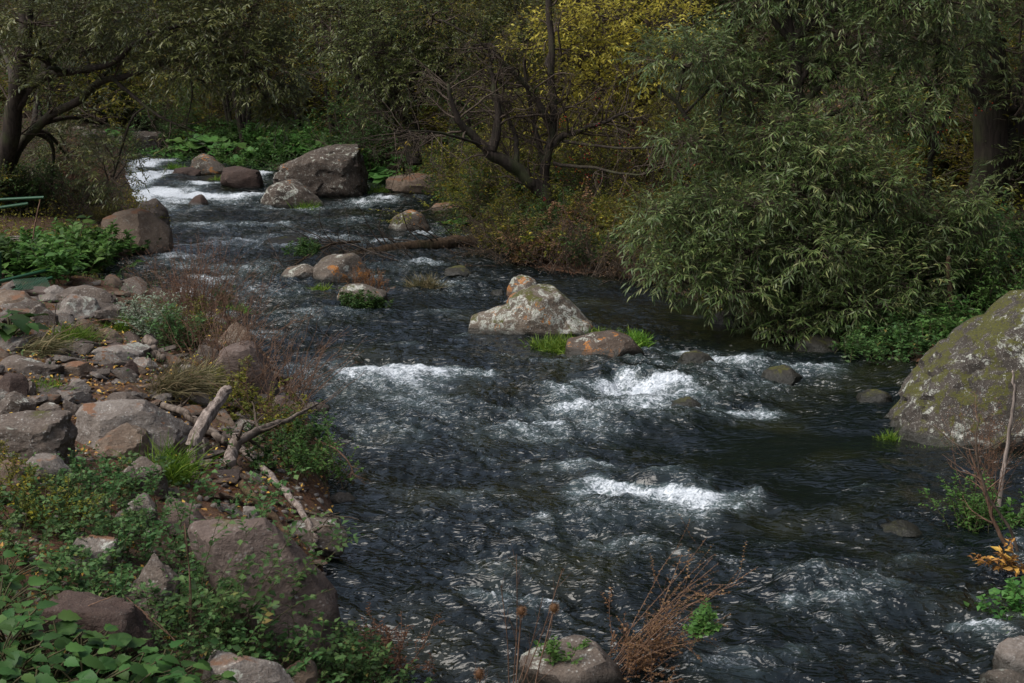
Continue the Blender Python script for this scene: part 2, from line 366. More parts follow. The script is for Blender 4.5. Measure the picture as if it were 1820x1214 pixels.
M = {}
M['rock'] = rock_mat('grey brown stone', (0.15, 0.115, 0.088), (0.055, 0.041, 0.032), (0.27, 0.235, 0.20), 0.25, 0.0, 0.05, True)
M['pale_rock'] = rock_mat('pale weathered stone', (0.25, 0.22, 0.19), (0.10, 0.08, 0.065), (0.36, 0.33, 0.30), 0.3, 0.0, 0.0, True, soil=0.3)
M['purple_rock'] = rock_mat('purple brown stone', (0.16, 0.115, 0.095), (0.07, 0.05, 0.04), (0.24, 0.185, 0.16), 0.1, 0.0, 0.12, True, 0.8, 0.2)
M['brown_rock'] = rock_mat('dark brown stone', (0.075, 0.045, 0.033), (0.032, 0.02, 0.016), (0.12, 0.085, 0.065), 0.0, 0.0, 0.05, True, 1.6, 0.1)
M['lichen_rock'] = rock_mat('lichen covered stone', (0.165, 0.13, 0.095), (0.06, 0.045, 0.033), (0.28, 0.24, 0.185), 0.62, 0.72, 0.66, True, 1.3, 0.9)
M['orange_rock'] = rock_mat('orange lichened stone', (0.15, 0.12, 0.095), (0.05, 0.04, 0.03), (0.22, 0.17, 0.13), 0.4, 0.85, 0.35, True, 1.2, 0.5)
M['orange_rock2'] = rock_mat('dark brown stone with orange lichen', (0.10, 0.07, 0.05), (0.035, 0.025, 0.018), (0.2, 0.15, 0.11), 0.3, 1.05, 0.35, True, 1.2, 0.4)
M['far_rock'] = rock_mat('brown stone with orange lichen', (0.085, 0.06, 0.045), (0.026, 0.019, 0.014), (0.20, 0.165, 0.13), 0.38, 0.5, 0.35, True, 0.9, 0.6)
M['moss_rock'] = rock_mat('mossy speckled stone', (0.075, 0.06, 0.048), (0.022, 0.018, 0.014), (0.15, 0.13, 0.11), 0.38, 0.1, 1.0, True, 1.9, 0.8)
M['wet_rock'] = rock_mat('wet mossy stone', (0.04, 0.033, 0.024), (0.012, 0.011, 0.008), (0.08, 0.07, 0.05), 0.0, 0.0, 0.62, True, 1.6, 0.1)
M['tan_rock'] = rock_mat('tan stone', (0.205, 0.15, 0.105), (0.085, 0.058, 0.04), (0.30, 0.245, 0.19), 0.1, 0.0, 0.0, True, 1.0, 0.3, 0.5)
M['bark'] = bark_mat('dark bark', (0.012, 0.009, 0.007), (0.045, 0.034, 0.026), 5, 0.8, 0.5)
M['brown_bark'] = bark_mat('brown bark', (0.03, 0.02, 0.013), (0.10, 0.07, 0.045), 6, 0.8, 0.3)
M['twig'] = bark_mat('grey brown twig', (0.03, 0.022, 0.016), (0.10, 0.075, 0.055), 10, 0.2)
M['dry_twig'] = bark_mat('dry stalk', (0.055, 0.03, 0.02), (0.19, 0.115, 0.075), 10, 0.2)
M['driftwood'] = bark_mat('weathered driftwood', (0.075, 0.055, 0.043), (0.34, 0.28, 0.24), 7, 1.0)
M['dark_wood'] = bark_mat('dark weathered wood', (0.04, 0.03, 0.022), (0.20, 0.16, 0.13), 5, 1.0)
M['log'] = bark_mat('wet brown log', (0.025, 0.016, 0.009), (0.11, 0.07, 0.04), 5, 0.9, 0.3)
M['green_stem'] = bark_mat('green stem', (0.03, 0.03, 0.015), (0.08, 0.07, 0.03), 10, 0.1)
GB = (0.20, 0.23, 0.17)
M['willow'] = leaf_mat('willow leaf', [(0, (0.022, 0.042, 0.010)), (0.45, (0.058, 0.088, 0.022)), (0.75, (0.12, 0.145, 0.048)), (0.95, (0.20, 0.20, 0.075)), (1, (0.28, 0.18, 0.05))], (0.22, 0.245, 0.14), 0.25, 0.45, 0.28)
M['grey_willow'] = leaf_mat('grey willow leaf', [(0, (0.030, 0.045, 0.008)), (0.5, (0.078, 0.098, 0.020)), (0.9, (0.15, 0.16, 0.045)), (1, (0.26, 0.21, 0.05))], (0.16, 0.19, 0.12), 0.2, 0.45, 0.4)
M['olive'] = leaf_mat('olive leaf', [(0, (0.035, 0.045, 0.006)), (0.5, (0.095, 0.10, 0.014)), (0.85, (0.21, 0.175, 0.022)), (1, (0.38, 0.26, 0.03))], None, 0.35)
M['green'] = leaf_mat('mid green leaf', [(0, (0.015, 0.035, 0.008)), (0.5, (0.035, 0.075, 0.018)), (1, (0.075, 0.13, 0.03))], None, 0.35)
M['bright_green'] = leaf_mat('bright green leaf', [(0, (0.035, 0.09, 0.02)), (0.5, (0.07, 0.16, 0.035)), (1, (0.12, 0.22, 0.05))], None, 0.35)
M['yellow'] = leaf_mat('yellow leaf', [(0, (0.16, 0.17, 0.03)), (0.35, (0.36, 0.32, 0.05)), (0.8, (0.60, 0.50, 0.09)), (1, (0.3, 0.32, 0.07))], None, 0.4)
M['yellow_green'] = leaf_mat('yellow green leaf', [(0, (0.05, 0.06, 0.01)), (0.4, (0.10, 0.11, 0.015)), (0.75, (0.2, 0.18, 0.02)), (1, (0.42, 0.3, 0.03))], None, 0.4)
M['orange'] = leaf_mat('orange brown leaf', [(0, (0.06, 0.03, 0.01)), (0.5, (0.16, 0.07, 0.015)), (1, (0.42, 0.2, 0.02))], None, 0.35)
M['red'] = leaf_mat('red berry', [(0, (0.16, 0.008, 0.006)), (1, (0.35, 0.02, 0.015))], None, 0.0)
M['brown_leaf'] = leaf_mat('dry brown leaf', [(0, (0.05, 0.022, 0.012)), (0.6, (0.13, 0.065, 0.03)), (1, (0.24, 0.14, 0.07))], None, 0.2)
M['litter'] = leaf_mat('fallen leaf', [(0, (0.10, 0.05, 0.02)), (0.45, (0.24, 0.12, 0.03)), (0.75, (0.48, 0.28, 0.05)), (1, (0.6, 0.42, 0.08))], None, 0.1)
M['herb'] = leaf_mat('nettle leaf', [(0, (0.022, 0.05, 0.014)), (0.45, (0.05, 0.11, 0.03)), (0.88, (0.11, 0.18, 0.055)), (0.95, (0.22, 0.19, 0.05)), (1, (0.16, 0.08, 0.03))], (0.12, 0.17, 0.09), 0.3)
M['big_leaf'] = leaf_mat('broad leaf', [(0, (0.025, 0.065, 0.015)), (.85, (0.06, 0.13, 0.03)), (1, (0.08, 0.15, 0.035))], (0.09, 0.14, 0.07), 0.3, 0.5)
M['grass'] = leaf_mat('grass blade', [(0, (0.04, 0.10, 0.01)), (0.6, (0.10, 0.2, 0.02)), (1, (0.2, 0.28, 0.04))], None, 0.3)
M['dry_grass'] = leaf_mat('dry grass blade', [(0, (0.06, 0.06, 0.025)), (0.5, (0.14, 0.13, 0.06)), (1, (0.28, 0.22, 0.12))], None, 0.3)
M['sage'] = leaf_mat('silvery leaf', [(0, (0.10, 0.13, 0.08)), (1, (0.26, 0.30, 0.22))], None, 0.2)
M['moss'] = leaf_mat('moss tuft', [(0, (0.05, 0.06, 0.01)), (1, (0.14, 0.15, 0.02))], None, 0.2)

def soil_mat():
    m, n, out = newmat('earth and leaf litter'); b = NB(n); v = b.coord('Object')
    a = b.noise(v, 0.7, 4); c = b.noise(v, 5, 8, 0.7); f = b.noise(v, 40, 5, 0.7); x, y, z = b.sep(v)
    col = b.mix(b.smooth(a, 0.35, 0.65), (0.075, 0.05, 0.034), (0.125, 0.062, 0.036))
    col = b.mix(b.math('MULTIPLY', b.smooth(c, 0.45, 0.7), 0.7), col, (0.17, 0.125, 0.09)); col = b.mix(b.math('MULTIPLY', b.smooth(f, 0.5, 0.3), 0.8), col, (0.03, 0.02, 0.014))
    vc = n.nodes.new('ShaderNodeTexVoronoi'); n.links.new(v, vc.inputs['Vector']); vc.inputs['Scale'].default_value = 22
    lf = b.math('MULTIPLY', b.smooth(vc.outputs['Distance'], 0.42, 0.36), b.smooth(b.noise(v, 1.5, 3), 0.5, 0.62)); cs = b.sep(vc.outputs['Color'])
    col = b.mix(b.math('MULTIPLY', lf, b.smooth(cs[1], 0.45, 0.5)), col, b.ramp(cs[0], [(0, (0.08, 0.04, 0.02)), (0.5, (0.22, 0.12, 0.04)), (1, (0.35, 0.2, 0.05))]))
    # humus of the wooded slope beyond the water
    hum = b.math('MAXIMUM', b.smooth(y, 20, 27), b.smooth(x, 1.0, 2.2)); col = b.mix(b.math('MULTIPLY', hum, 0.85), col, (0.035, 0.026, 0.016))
    h = b.math('ADD', c, b.math('MULTIPLY', f, 0.5)); h = b.math('ADD', h, b.math('MULTIPLY', lf, 0.3))
    n.links.new(b.bsdf(col, 0.95, 0.15, b.bump(h, 0.9, 0.05)), out.inputs[0]); return m
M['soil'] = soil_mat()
def water_mat():
    m, n, out = newmat('river water'); b = NB(n)
    v = b.coord('Object', (1.0, 1.0, 1)); vf = b.coord('Object', (0.42, 1.1, 1.0), )
    foam = b.attr('foam'); turb = b.attr('turb')
    a = b.noise(vf, 6.5, 2.2, 0.6, 1.3); c = b.noise(vf, 17, 1.5, 0.5, 0.8)
    # ridges: sharp little crests
    r1 = b.math('SUBTRACT', 1.0, b.math('ABSOLUTE', b.math('MULTIPLY_ADD', a, 2.0, -1.0)))
    h = b.math('ADD', b.math('MULTIPLY', r1, 0.7), b.math('MULTIPLY', c, 0.4))
    h = b.math('MULTIPLY', h, b.math('MULTIPLY_ADD', turb, 0.9, 0.12))
    bp = b.bump(h, 1.0, 0.05)
    deep = b.mix(b.smooth(b.noise(v, 0.9, 3), 0.45, 0.75), (0.003, 0.005, 0.005), (0.012, 0.013, 0.005))
    aer = b.smooth(foam, 0.12, 0.8)
    col = b.mix(b.math('MULTIPLY', aer, 0.5), deep, (0.10, 0.14, 0.14))
    wat = b.bsdf(col, b.math('MULTIPLY_ADD', aer, 0.12, 0.10), 0.5, bp, IOR=1.42)
    vst = b.coord('Object', (1.0, 1.35, 1.0))
    lace = b.noise(vst, 26, 7, 0.72, 1.2); big = b.noise(vst, 7, 4, 0.6, 0.8)
    f = b.math('ADD', foam, b.math('MULTIPLY', b.math('SUBTRACT', lace, 0.5), 2.6)); f = b.math('ADD', f, b.math('MULTIPLY', b.math('SUBTRACT', big, 0.5), 0.9))
    fm = b.math('MULTIPLY', b.smooth(f, 0.46, 1.15), b.smooth(foam, 0.03, 0.25))
    fb = b.bsdf(b.mix(b.smooth(lace, 0.35, 0.65), (0.34, 0.38, 0.42), (0.74, 0.77, 0.80)), 0.6, 0.3, b.bump(lace, 0.8, 0.03))
    mx = n.nodes.new('ShaderNodeMixShader'); n.links.new(b.math('MULTIPLY', fm, 0.9), mx.inputs[0]); n.links.new(wat, mx.inputs[1]); n.links.new(fb, mx.inputs[2]); n.links.new(mx.outputs[0], out.inputs[0])
    return m
M['water'] = water_mat()
def plain(name, col, rough=0.5, spec=0.4, metal=0.0):
    m, n, out = newmat(name); b = NB(n); v = b.coord('Object'); f = b.noise(v, 30, 5, 0.6)
    c = b.mix(b.math('MULTIPLY', b.smooth(f, 0.5, 0.75), 0.4), col, tuple(0.45 * q for q in col))
    n.links.new(b.bsdf(c, rough, spec, b.bump(f, 0.2, 0.004), Metallic=metal), out.inputs[0]); return m
M['green_paint'] = plain('green painted metal', (0.012, 0.06, 0.024))
#==SETTING==
# ------------------------------------------------------------------ ground: one sheet under the river, both banks and the slopes
def axis(dense0, dense1, step, lo, hi, gr=1.06):
    a = list(np.arange(dense0, dense1, step)); s = step; x = dense1
    while x < hi: a.append(x); s *= gr; x += s
    a.append(hi); s = step; x = dense0 - s; b = []
    while x > lo: b.append(x); s *= gr; x -= s
    b.append(lo); return np.array(b[::-1] + a)
def build_ground():
    xs = axis(-6.0, 5.5, 0.07, -120, 140, 1.06)
    ys = [2.0]; 
    while ys[-1] < 60: ys.append(ys[-1] + max(0.06, 0.0075 * ys[-1]))
    ys = np.array([-10, -6, -3, -1, 0.5, 1.4] + ys + list(np.linspace(63, 140, 20)))
    X, Y = np.meshgrid(xs, ys); Z = terrain(X, np.minimum(Y, 94))
    V = np.stack([X, Y, Z], -1).reshape(-1, 3); nx = len(xs); i = np.arange(len(ys) - 1)[:, None] * nx; j = np.arange(nx - 1)[None]
    Q = np.stack([i + j, i + j + 1, i + j + nx + 1, i + j + nx], -1).reshape(-1, 4)
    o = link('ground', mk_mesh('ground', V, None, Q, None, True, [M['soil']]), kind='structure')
build_ground()
# foam patches: (px, py, half width px, half height px, strength, tail px downstream)
FOAM = [(560,652,70,9,.9,30),(640,662,60,9,1.,60),(760,660,95,10,1.1,70),(700,672,110,14,.7,60),(860,662,40,6,.6,20),
        (1080,690,60,12,.9,50),(1140,700,70,10,1.,60),(1050,730,90,18,.7,60),(1180,722,80,10,.6,30),(1010,700,50,10,.5,30),
        (1150,882,120,12,1.1,50),(1060,890,60,12,.7,40),(1230,900,70,16,.7,50),(1330,745,60,12,.7,25),(1060,840,120,14,.5,30),(1190,860,60,10,.5,20),
        (285,342,60,18,1.6,18),(330,350,70,11,1.3,12),(420,350,50,8,1.2,10),(262,318,34,18,1.6,18),(272,291,34,8,1.2,8),(300,310,40,8,.6,10),(360,330,40,8,.9,8),(470,312,14,8,1.,8),(540,372,60,5,.5,10),(680,352,30,4,.7,6),
        (300,525,60,10,.75,16),(370,505,50,8,.5,16),(430,430,70,14,.45,20),(660,430,50,6,.6,10),(350,460,60,20,.35,20),(420,480,90,14,.3,20),
        (1290,650,70,10,.5,20),(1430,655,60,10,.65,20),(1480,665,40,6,.5,10),(1240,640,40,8,.6,14),(985,640,40,8,.4,14),
        (1430,1075,110,18,.4,30),(1280,1180,90,30,.35,20),(1380,965,90,14,.3,20),(1530,880,100,8,.35,10),(1660,850,60,6,.45,10),(1740,1120,60,8,.45,10),(1500,1110,60,20,.3,30),(1350,1165,120,30,.3,20),(1150,990,80,14,.35,20),(960,770,140,20,.3,30),(1640,1000,80,14,.25,14),
        (700,775,120,16,.25,30),(1300,890,60,14,.5,20),(720,505,90,14,.22,10),(850,820,150,14,.2,30),
        (1150,636,34,5,.6,12),(835,602,24,4,.3,8),(655,362,40,4,.6,8),(500,375,60,4,.45,8),(770,420,40,4,.5,8),(660,502,40,5,.5,10),(700,470,90,8,.4,10),(590,425,60,6,.6,8),(520,440,70,8,.45,12),(380,400,90,8,.4,12),(470,400,80,7,.35,10),(600,395,80,6,.4,8),(350,440,50,10,.5,16),(480,520,70,8,.35,12),(560,560,90,8,.3,14),(800,560,70,7,.3,12),(480,600,60,8,.35,16),(920,640,70,8,.35,16),(740,620,80,6,.3,10),(1380,690,60,7,.4,12),(1240,760,80,8,.3,20),(820,880,120,10,.28,25),(1000,940,100,10,.3,25),(720,940,80,8,.25,20),(1250,1000,120,10,.25,25),(900,1080,120,10,.22,25),(1600,1040,80,8,.25,20)]
CALM = [(1560,870,180,40,.7),(1330,960,150,22,.55),(1250,590,120,30,.6),(1700,1030,90,30,.6),(1180,800,120,22,.5),(680,900,70,18,.35),(800,700,60,12,.35),(1440,800,170,40,.9),(1300,570,160,40,.95),(1430,880,120,26,.75),(1080,560,80,25,.7),(1680,960,80,22,.8),(1250,500,140,30,.8),(1450,990,110,18,.6),(1650,800,110,25,.7),(700,1010,60,30,.2),(760,545,120,16,.4),(640,345,60,8,.6)]
HUMP = [(610,640,90,10,.05),(700,645,90,10,.06),(800,650,60,8,.05),(1085,678,45,9,.09),(1160,690,70,8,.07),(1170,866,110,12,.09),(1060,878,50,10,.05),(1320,885,40,14,.07),(1330,735,50,8,.05),(300,325,60,8,.12),(390,338,60,6,.1),(270,285,40,6,.1),(1430,1045,100,18,.06),(1300,1130,90,30,.06),(1500,1130,60,30,.05),(1220,700,60,9,.05),(300,515,50,7,.06),(1590,1080,120,18,.05),(1150,770,90,18,.04),(930,700,90,18,.05),(870,790,120,20,.04)]
def px_of(X, Y, Z):
    dz = Z - CAM_H; dep = Y * _fw[1] + dz * _fw[2]; upc = Y * _up[1] + dz * _up[2]
    return 910 + FPX * X / dep, 607 - FPX * upc / dep
def build_water():
    xs = axis(-5.0, 6.2, 0.022, -22, 10, 1.03)
    ys = [4.6]
    while ys[-1] < 70: ys.append(ys[-1] + 0.0035 * ys[-1])
    ys = np.array(ys); X, Y = np.meshgrid(xs, ys)
    base = zw(Y); X0, Y0 = px_of(X, Y, base)
    sl_, sr_ = sdf(X, Y); land = np.maximum(sl_, sr_)
    foam = np.zeros_like(X); calm = np.zeros_like(X); hump = np.zeros_like(X)
    # patches live on the water as world ellipses found under the listed picture points
    wx = X + 0.35 * fbm(X * 0.9, Y * 0.6, 31., 4); wy = Y + 0.75 * fbm(X * 0.9, Y * 0.5, 37., 5)
    def patch(px, py, rx, ry):
        c = hit_water(px, py); a = hit_water(px + rx, py); t = hit_water(px, py - ry)
        return c, max(a[0] - c[0], 0.1), max(t[1] - c[1], 0.12)
    for px, py, rx, ry, s, tail in FOAM:
        c, ax, ay = patch(px, py, rx, ry); b = hit_water(px, py + tail); dn = max(c[1] - b[1], 0.1)
        dy = wy - c[1]; dx = (wx - c[0] - 0.10 * np.minimum(dy, 0) * 0) / ax
        dd = np.clip(-dy, 0, None)
        up = np.exp(-np.clip(dy / (0.3 * ay), 0, None) ** 2) * (0.6 * np.exp(-dd / (0.8 * ay)) + 0.45 * np.exp(-(dd / (ay + dn)) ** 1.5))
        foam = np.maximum(foam, s * np.exp(-np.abs(dx) ** 2.2) * up) + 0.12 * s * np.exp(-dx ** 2) * up
    for px, py, rx, ry, s in CALM:
        c, ax, ay = patch(px, py, rx, ry); calm = np.maximum(calm, s * np.exp(-(((wx - c[0]) / ax) ** 2 + ((wy - c[1]) / ay) ** 2)))
    for px, py, rx, ry, s in HUMP:
        c, ax, ay = patch(px, py, rx, ry); dy = (wy - c[1]) / ay
        hump += s * np.exp(-((wx - c[0]) / ax) ** 2) * (np.exp(-dy ** 2) - 0.7 * np.exp(-(dy + 1.9) ** 2))
    lo = fbm(X * 0.45, Y * 0.3, 50., 3)
    turb = np.clip(0.9 - 0.16 * sstep(10.5, 7, Y) + 0.85 * lo + 0.35 * np.minimum(foam, 1) - 1.0 * calm, 0.05, 1.6)
    u = X + 0.25 * Y * 0 + 0.3 * fbm(X * 0.7, Y * 0.5, 3., 2); v = Y + 0.3 * X + 0.35 * fbm(X * 0.7, Y * 0.5, 8., 2)
    far = np.clip(14 / Y, 0.35, 1)
    rg = lambda a, b, c: 0.5 - np.abs(perlin(a, b, c))
    al, ac_ = 0.5 * u - 0.86 * v, 0.86 * u + 0.5 * v
    h = 0.07 * fbm(u * 0.9, v * 1.1, 0.5, 2) + np.minimum(turb, 1.5) * (
        0.055 * perlin(u * 1.3, v * 2.4, 4.) + 0.050 * rg(u * 2.0 + 3, v * 4.6, 7.) + 0.036 * rg(u * 4.0 + 8, v * 9.4, 2.) + 0.030 * rg(al * 3.5, ac_ * 8, 12.) + 0.03 * rg(al * 6, ac_ * 4, 15.)
        + far * 0.022 * rg(u * 7.5, v * 17, 5.) + far ** 2 * 0.010 * perlin(u * 16, v * 26, 9.))
    Z = base + 0.02 + h + hump
    A, B = 0.5 * X - 0.86 * Y, 0.86 * X + 0.5 * Y
    lines = np.clip(1 - 7 * np.abs(fbm(B * 1.5 + .3 * wx, A * 0.55, 60., 4)), 0, 1) * np.clip(turb - .5, 0, 1)
    lines = np.maximum(lines, .8 * np.clip(1 - 8 * np.abs(fbm(X * 1.2, Y * 1.0, 66., 4)), 0, 1) * np.clip(turb - .5, 0, 1))
    foam = foam * (0.8 + 1.1 * fbm(B * 2.4, A * 0.9, 20., 4)) + .45 * lines * (.6 + fbm(X * .5, Y * .4, 70., 2)) + np.clip(turb - .6, 0, 1) * 0.28 + 2.2 * np.clip(h - 0.07, 0, 0.1) * np.clip(turb, 0, 1.2)
    keep = (land < 0.7)
    # rotate the whole field slightly nothing: grid kept on world axes
    nx = len(xs); K = keep; q = K[:-1, :-1] & K[1:, :-1] & K[:-1, 1:] & K[1:, 1:]
    i, j = np.nonzero(q); Q = np.stack([i * nx + j, i * nx + j + 1, (i + 1) * nx + j + 1, (i + 1) * nx + j], -1)
    used = np.unique(Q); mp = np.full(X.size, -1); mp[used] = np.arange(len(used))
    V = np.stack([X, Y, Z], -1).reshape(-1, 3)[used]
    me = mk_mesh('river_water', V, None, mp[Q], {'foam': np.clip(foam, 0, 1.5).ravel()[used], 'turb': np.clip(turb, 0, 1.6).ravel()[used]}, True, [M['water']])
    link('river_water', me, kind='structure')
    print('water tris', len(Q) * 2)
build_water()
#==ROCKS==
# ------------------------------------------------------------------ rocks
_ico = {}
def ico(n):
    if n in _ico: return _ico[n]
    import bmesh
    bm = bmesh.new(); bmesh.ops.create_icosphere(bm, subdivisions=n, radius=1.0)
    V = np.array([v.co[:] for v in bm.verts]); F = np.array([[v.index for v in f.verts] for f in bm.faces]); bm.free()
    _ico[n] = (unit(V), F); return _ico[n]
def hull2(P):
    P = sorted(map(tuple, P)); 
    def half(p):
        o = []
        for q in p:
            while len(o) > 1 and (o[-1][0]-o[-2][0])*(q[1]-o[-2][1])-(o[-1][1]-o[-2][1])*(q[0]-o[-2][0]) <= 0: o.pop()
            o.append(q)
        return o
    a = half(P); b = half(P[::-1]); return np.array(a[:-1] + b[:-1])       # counter clockwise
def rock_shape(rng, poly, depth, sub_=4, sharp=16, rough=0.05, extra=3, freq=1.0):
    sharp = sharp * 4; rough = rough * 1.3
    """poly: outline seen from the front as (x, z) metres round the origin; returns verts, faces"""
    P = hull2(poly); c = np.array([P[:, 0].mean(), 0, P[:, 1].mean()]); w = np.ptp(P[:, 0]) / 2; h = np.ptp(P[:, 1]) / 2; s = max(w, h)
    planes = []
    for a, b in zip(P, np.roll(P, -1, axis=0)):
        e = b - a; L = np.hypot(*e)
        if L < 1e-6: continue
        n2 = np.array([e[1], -e[0]]) / L
        for tilt, back in ((rng.uniform(-0.12, 0.05), 0.0), (rng.uniform(-1.3, -.5), rng.uniform(.3, .5))) + (((rng.uniform(.5, .9), .42),) if rng.random() < .5 else ()):
            n = unit(np.array([n2[0], tilt, n2[1]])); p = np.array([a[0], 0, a[1]])
            planes.append((n, n @ (p - c) + back * depth * abs(n[1])))
    n = unit(np.array([rng.normal() * .12, rng.uniform(-.35, -.1), 1.])); planes.append((n, n @ (np.array([c[0], 0, P[:, 1].max() - .07 * np.ptp(P[:, 1])]) - c)))
    for s_ in (-1, 1):
        for _ in range(extra // 2 + 1):
            n = unit(np.array([rng.normal() * .55, s_, rng.normal() * .45 + (0.35 if s_ < 0 else 0.2)])); planes.append((n, depth * rng.uniform(.75, 1.0)))
    N = np.array([p[0] for p in planes]); D = np.maximum(np.array([p[1] for p in planes]), 0.02 * s)
    U, F = ico(sub_); U = unit(U * np.array([w, depth, h]))
    inv = np.maximum(U @ N.T, 1e-4) / D[None]; r = ((inv ** sharp).sum(1)) ** (-1.0 / sharp)
    V = U * r[:, None]; f = freq / s; o = rng.uniform(0, 90, 3)
    q = V * f + o
    d = 0.9 * fbm(q[:, 0] * 1.1, q[:, 1] * 1.1, q[:, 2] * 1.1, 3) + 0.55 * fbm(q[:, 0] * 3.7, q[:, 1] * 3.7, q[:, 2] * 3.7, 4, True)
    V = V * (1 + rough * d)[:, None]
    V = V * (1 + rough * 0.28 * fbm(q[:, 0] * 11, q[:, 1] * 11, q[:, 2] * 11, 2))[:, None]
    # chips: step-like breaks
    st = perlin(q[:, 0] * 2.3 + 5, q[:, 1] * 2.3, q[:, 2] * 3.5); V = V * (1 - rough * 0.7 * sstep(0.12, 0.2, st))[:, None]
    return V + c, F
RES = {6: 5, 5: 4, 4: 4}
def add_rock(name, label, poly, mat, cat='boulder', deep=0.75, sub_=4, sharp=16, rough=0.05, seed=None, extend=0.22, group=None, shift=0.0, freq=1.0, polys=None, base=None, dmul=1.0):
    sub_ = RES[sub_] if seed not in (3, 37, 11) else 5
    rng = np.random.default_rng(seed)
    poly = np.array(poly, float); x0, x1 = poly[:, 0].min(), poly[:, 0].max(); y1 = poly[:, 1].max(); y0 = poly[:, 1].min()
    g = hit_ground((x0 + x1) / 2, y1) if base is None else np.array(base, float)
    Y = g[1] * dmul; w = (x1 - x0) / FPX * Y; dep = max(deep * w / 2, 0.04); yc = Y + dep * 0.6 + shift
    acc = Acc()
    for k, pl in enumerate([poly] + [np.array(p, float) for p in (polys or [])]):
        pts = np.array([at(px, py, yc) for px, py in pl])[:, [0, 2]] - np.array([g[0], g[2]])
        zb = pts[:, 1].min(); hh = np.ptp(pts[:, 1]); lo = pts[pts[:, 1] < zb + 0.25 * hh]
        low = lo.copy(); low[:, 1] = zb - extend * max(hh, 0.5 * w); low[:, 0] *= 0.97; pts = np.vstack([pts, low])
        V, F = rock_shape(rng, pts, dep * (1 if k == 0 else 0.8), sub_, sharp, rough, freq=freq)
        acc.add(V, F)
    me = acc.mesh(name, M[mat] if isinstance(mat, str) else mat, True); me.set_sharp_from_angle(angle=math.radians(24))
    o = link(name, me, loc=(g[0], yc, g[2])); tag(o, label, cat, group); return o
def box(x0, y0, x1, y1, seed=0, flat=0.0):
    r = random.Random(seed * 7 + x0); w, h = x1 - x0, y1 - y0; j = lambda a: r.uniform(0, a)
    if seed % 3 == 0: P = [(x0, y1), (x0 + w * j(.1), y0 + h * (.25 + j(.3))), (x0 + w * (.12 + j(.2)), y0), (x1 - w * (.05 + j(.25)), y0 + h * j(.25)), (x1, y0 + h * (.5 + j(.3))), (x1 - w * .05, y1)]
    elif seed % 3 == 1: P = [(x0, y1), (x0 + w * j(.06), y0 + h * (.5 + j(.25))), (x0 + w * (.3 + j(.35)), y0), (x1 - w * j(.15), y0 + h * (.3 + j(.3))), (x1, y1)]
    else: P = [(x0, y1), (x0, y0 + h * (.15 + j(.3))), (x0 + w * (.1 + j(.15)), y0), (x1 - w * (.2 + j(.3)), y0 + h * j(.1)), (x1, y0 + h * (.6 + j(.25))), (x1 - w * .06, y1)]
    return P
RIV = 'boulders standing in the river'
add_rock('boulder', 'large pale peaked boulder with white and orange lichen in midstream', [(903,562),(908,532),(930,519),(958,507),(985,511),(1035,560),(1058,588),(1000,604),(940,604)], 'lichen_rock', sub_=6, rough=0.022, deep=0.8, sharp=22, seed=3, freq=2.0,
         polys=[[(832,595),(836,572),(905,542),(985,536),(1050,572),(1058,592),(960,610),(890,603)]])
add_rock('boulder', 'smaller mossy boulder just behind the large pale peaked one', [(898,545),(902,512),(912,491),(930,488),(952,500),(960,520),(955,545)], 'orange_rock', sub_=5, seed=5, dmul=1.03)
add_rock('boulder', 'low dark boulder with orange lichen in a ring of bright grass', [(1003,632),(1012,604),(1050,593),(1090,590),(1120,600),(1143,626),(1138,638),(1060,640)], 'orange_rock2', sub_=5, seed=8, rough=0.04)
add_rock('boulder', 'tallest dark boulder upstream beside the white cascade', [(490,318),(498,296),(560,268),(605,256),(632,258),(636,300),(648,338),(645,354),(560,353),(495,345)], 'far_rock', sub_=6, seed=11, rough=0.07, sharp=20)
add_rock('boulder', 'pale wedge boulder leaning in front of the tallest upstream boulder', [(463,358),(480,331),(512,318),(545,335),(577,362),(570,370),(490,371)], 'far_rock', sub_=5, seed=12)
add_rock('boulder', 'brown boulder with orange top left of the cascade blocks', [(337,310),(342,284),(356,273),(376,279),(402,300),(398,314)], 'orange_rock', sub_=4, seed=13)
add_rock('boulder', 'low flat dark stone at the left end of the cascade blocks', [(306,318),(310,300),(335,296),(358,304),(358,320)], 'brown_rock', sub_=4, seed=14)
add_rock('boulder', 'dark brown square block at the head of the cascade', [(392,325),(396,300),(415,294),(460,304),(467,335),(430,340)], 'brown_rock', sub_=4, seed=15, sharp=26)
add_rock('boulder', 'small dark rock alone in the white water', [(330,369),(345,350),(356,345),(366,355),(376,369)], 'brown_rock', sub_=4, seed=16)
add_rock('boulder', 'blocky brown boulder far upstream at the end of the river', [(236,272),(238,235),(255,232),(284,234),(290,245),(290,272)], 'far_rock', sub_=4, seed=17)
add_rock('boulder', 'grey pointed boulder with orange crest in the upper river', [(686,415),(700,386),(727,372),(752,383),(768,414)], 'orange_rock', sub_=5, seed=18)
add_rock('boulder', 'round grey boulder with an orange patch under the fallen branches', [(553,500),(560,472),(590,448),(630,449),(652,478),(657,498),(600,504)], 'orange_rock', sub_=5, seed=19, polys=[[(498,492),(510,477),(540,470),(566,480),(570,500),(520,503)]])
add_rock('boulder', 'low weedy boulder with orange lichen in mid river', [(586,536),(594,508),(640,505),(684,520),(686,538),(640,545)], 'orange_rock', sub_=4, seed=20)
add_rock('boulder', 'small pale stone awash below the low weedy boulder', [(612,560),(640,548),(672,550),(676,560)], 'pale_rock', sub_=4, seed=21)
add_rock('boulder', 'flat low stone with a rusty weed tuft in mid river', [(726,528),(745,520),(775,522),(790,530)], 'tan_rock', sub_=4, seed=22)
add_rock('boulder', 'dark wet stone beneath the fallen log', [(786,495),(792,478),(820,474),(840,484),(838,496)], 'wet_rock', sub_=4, seed=23)
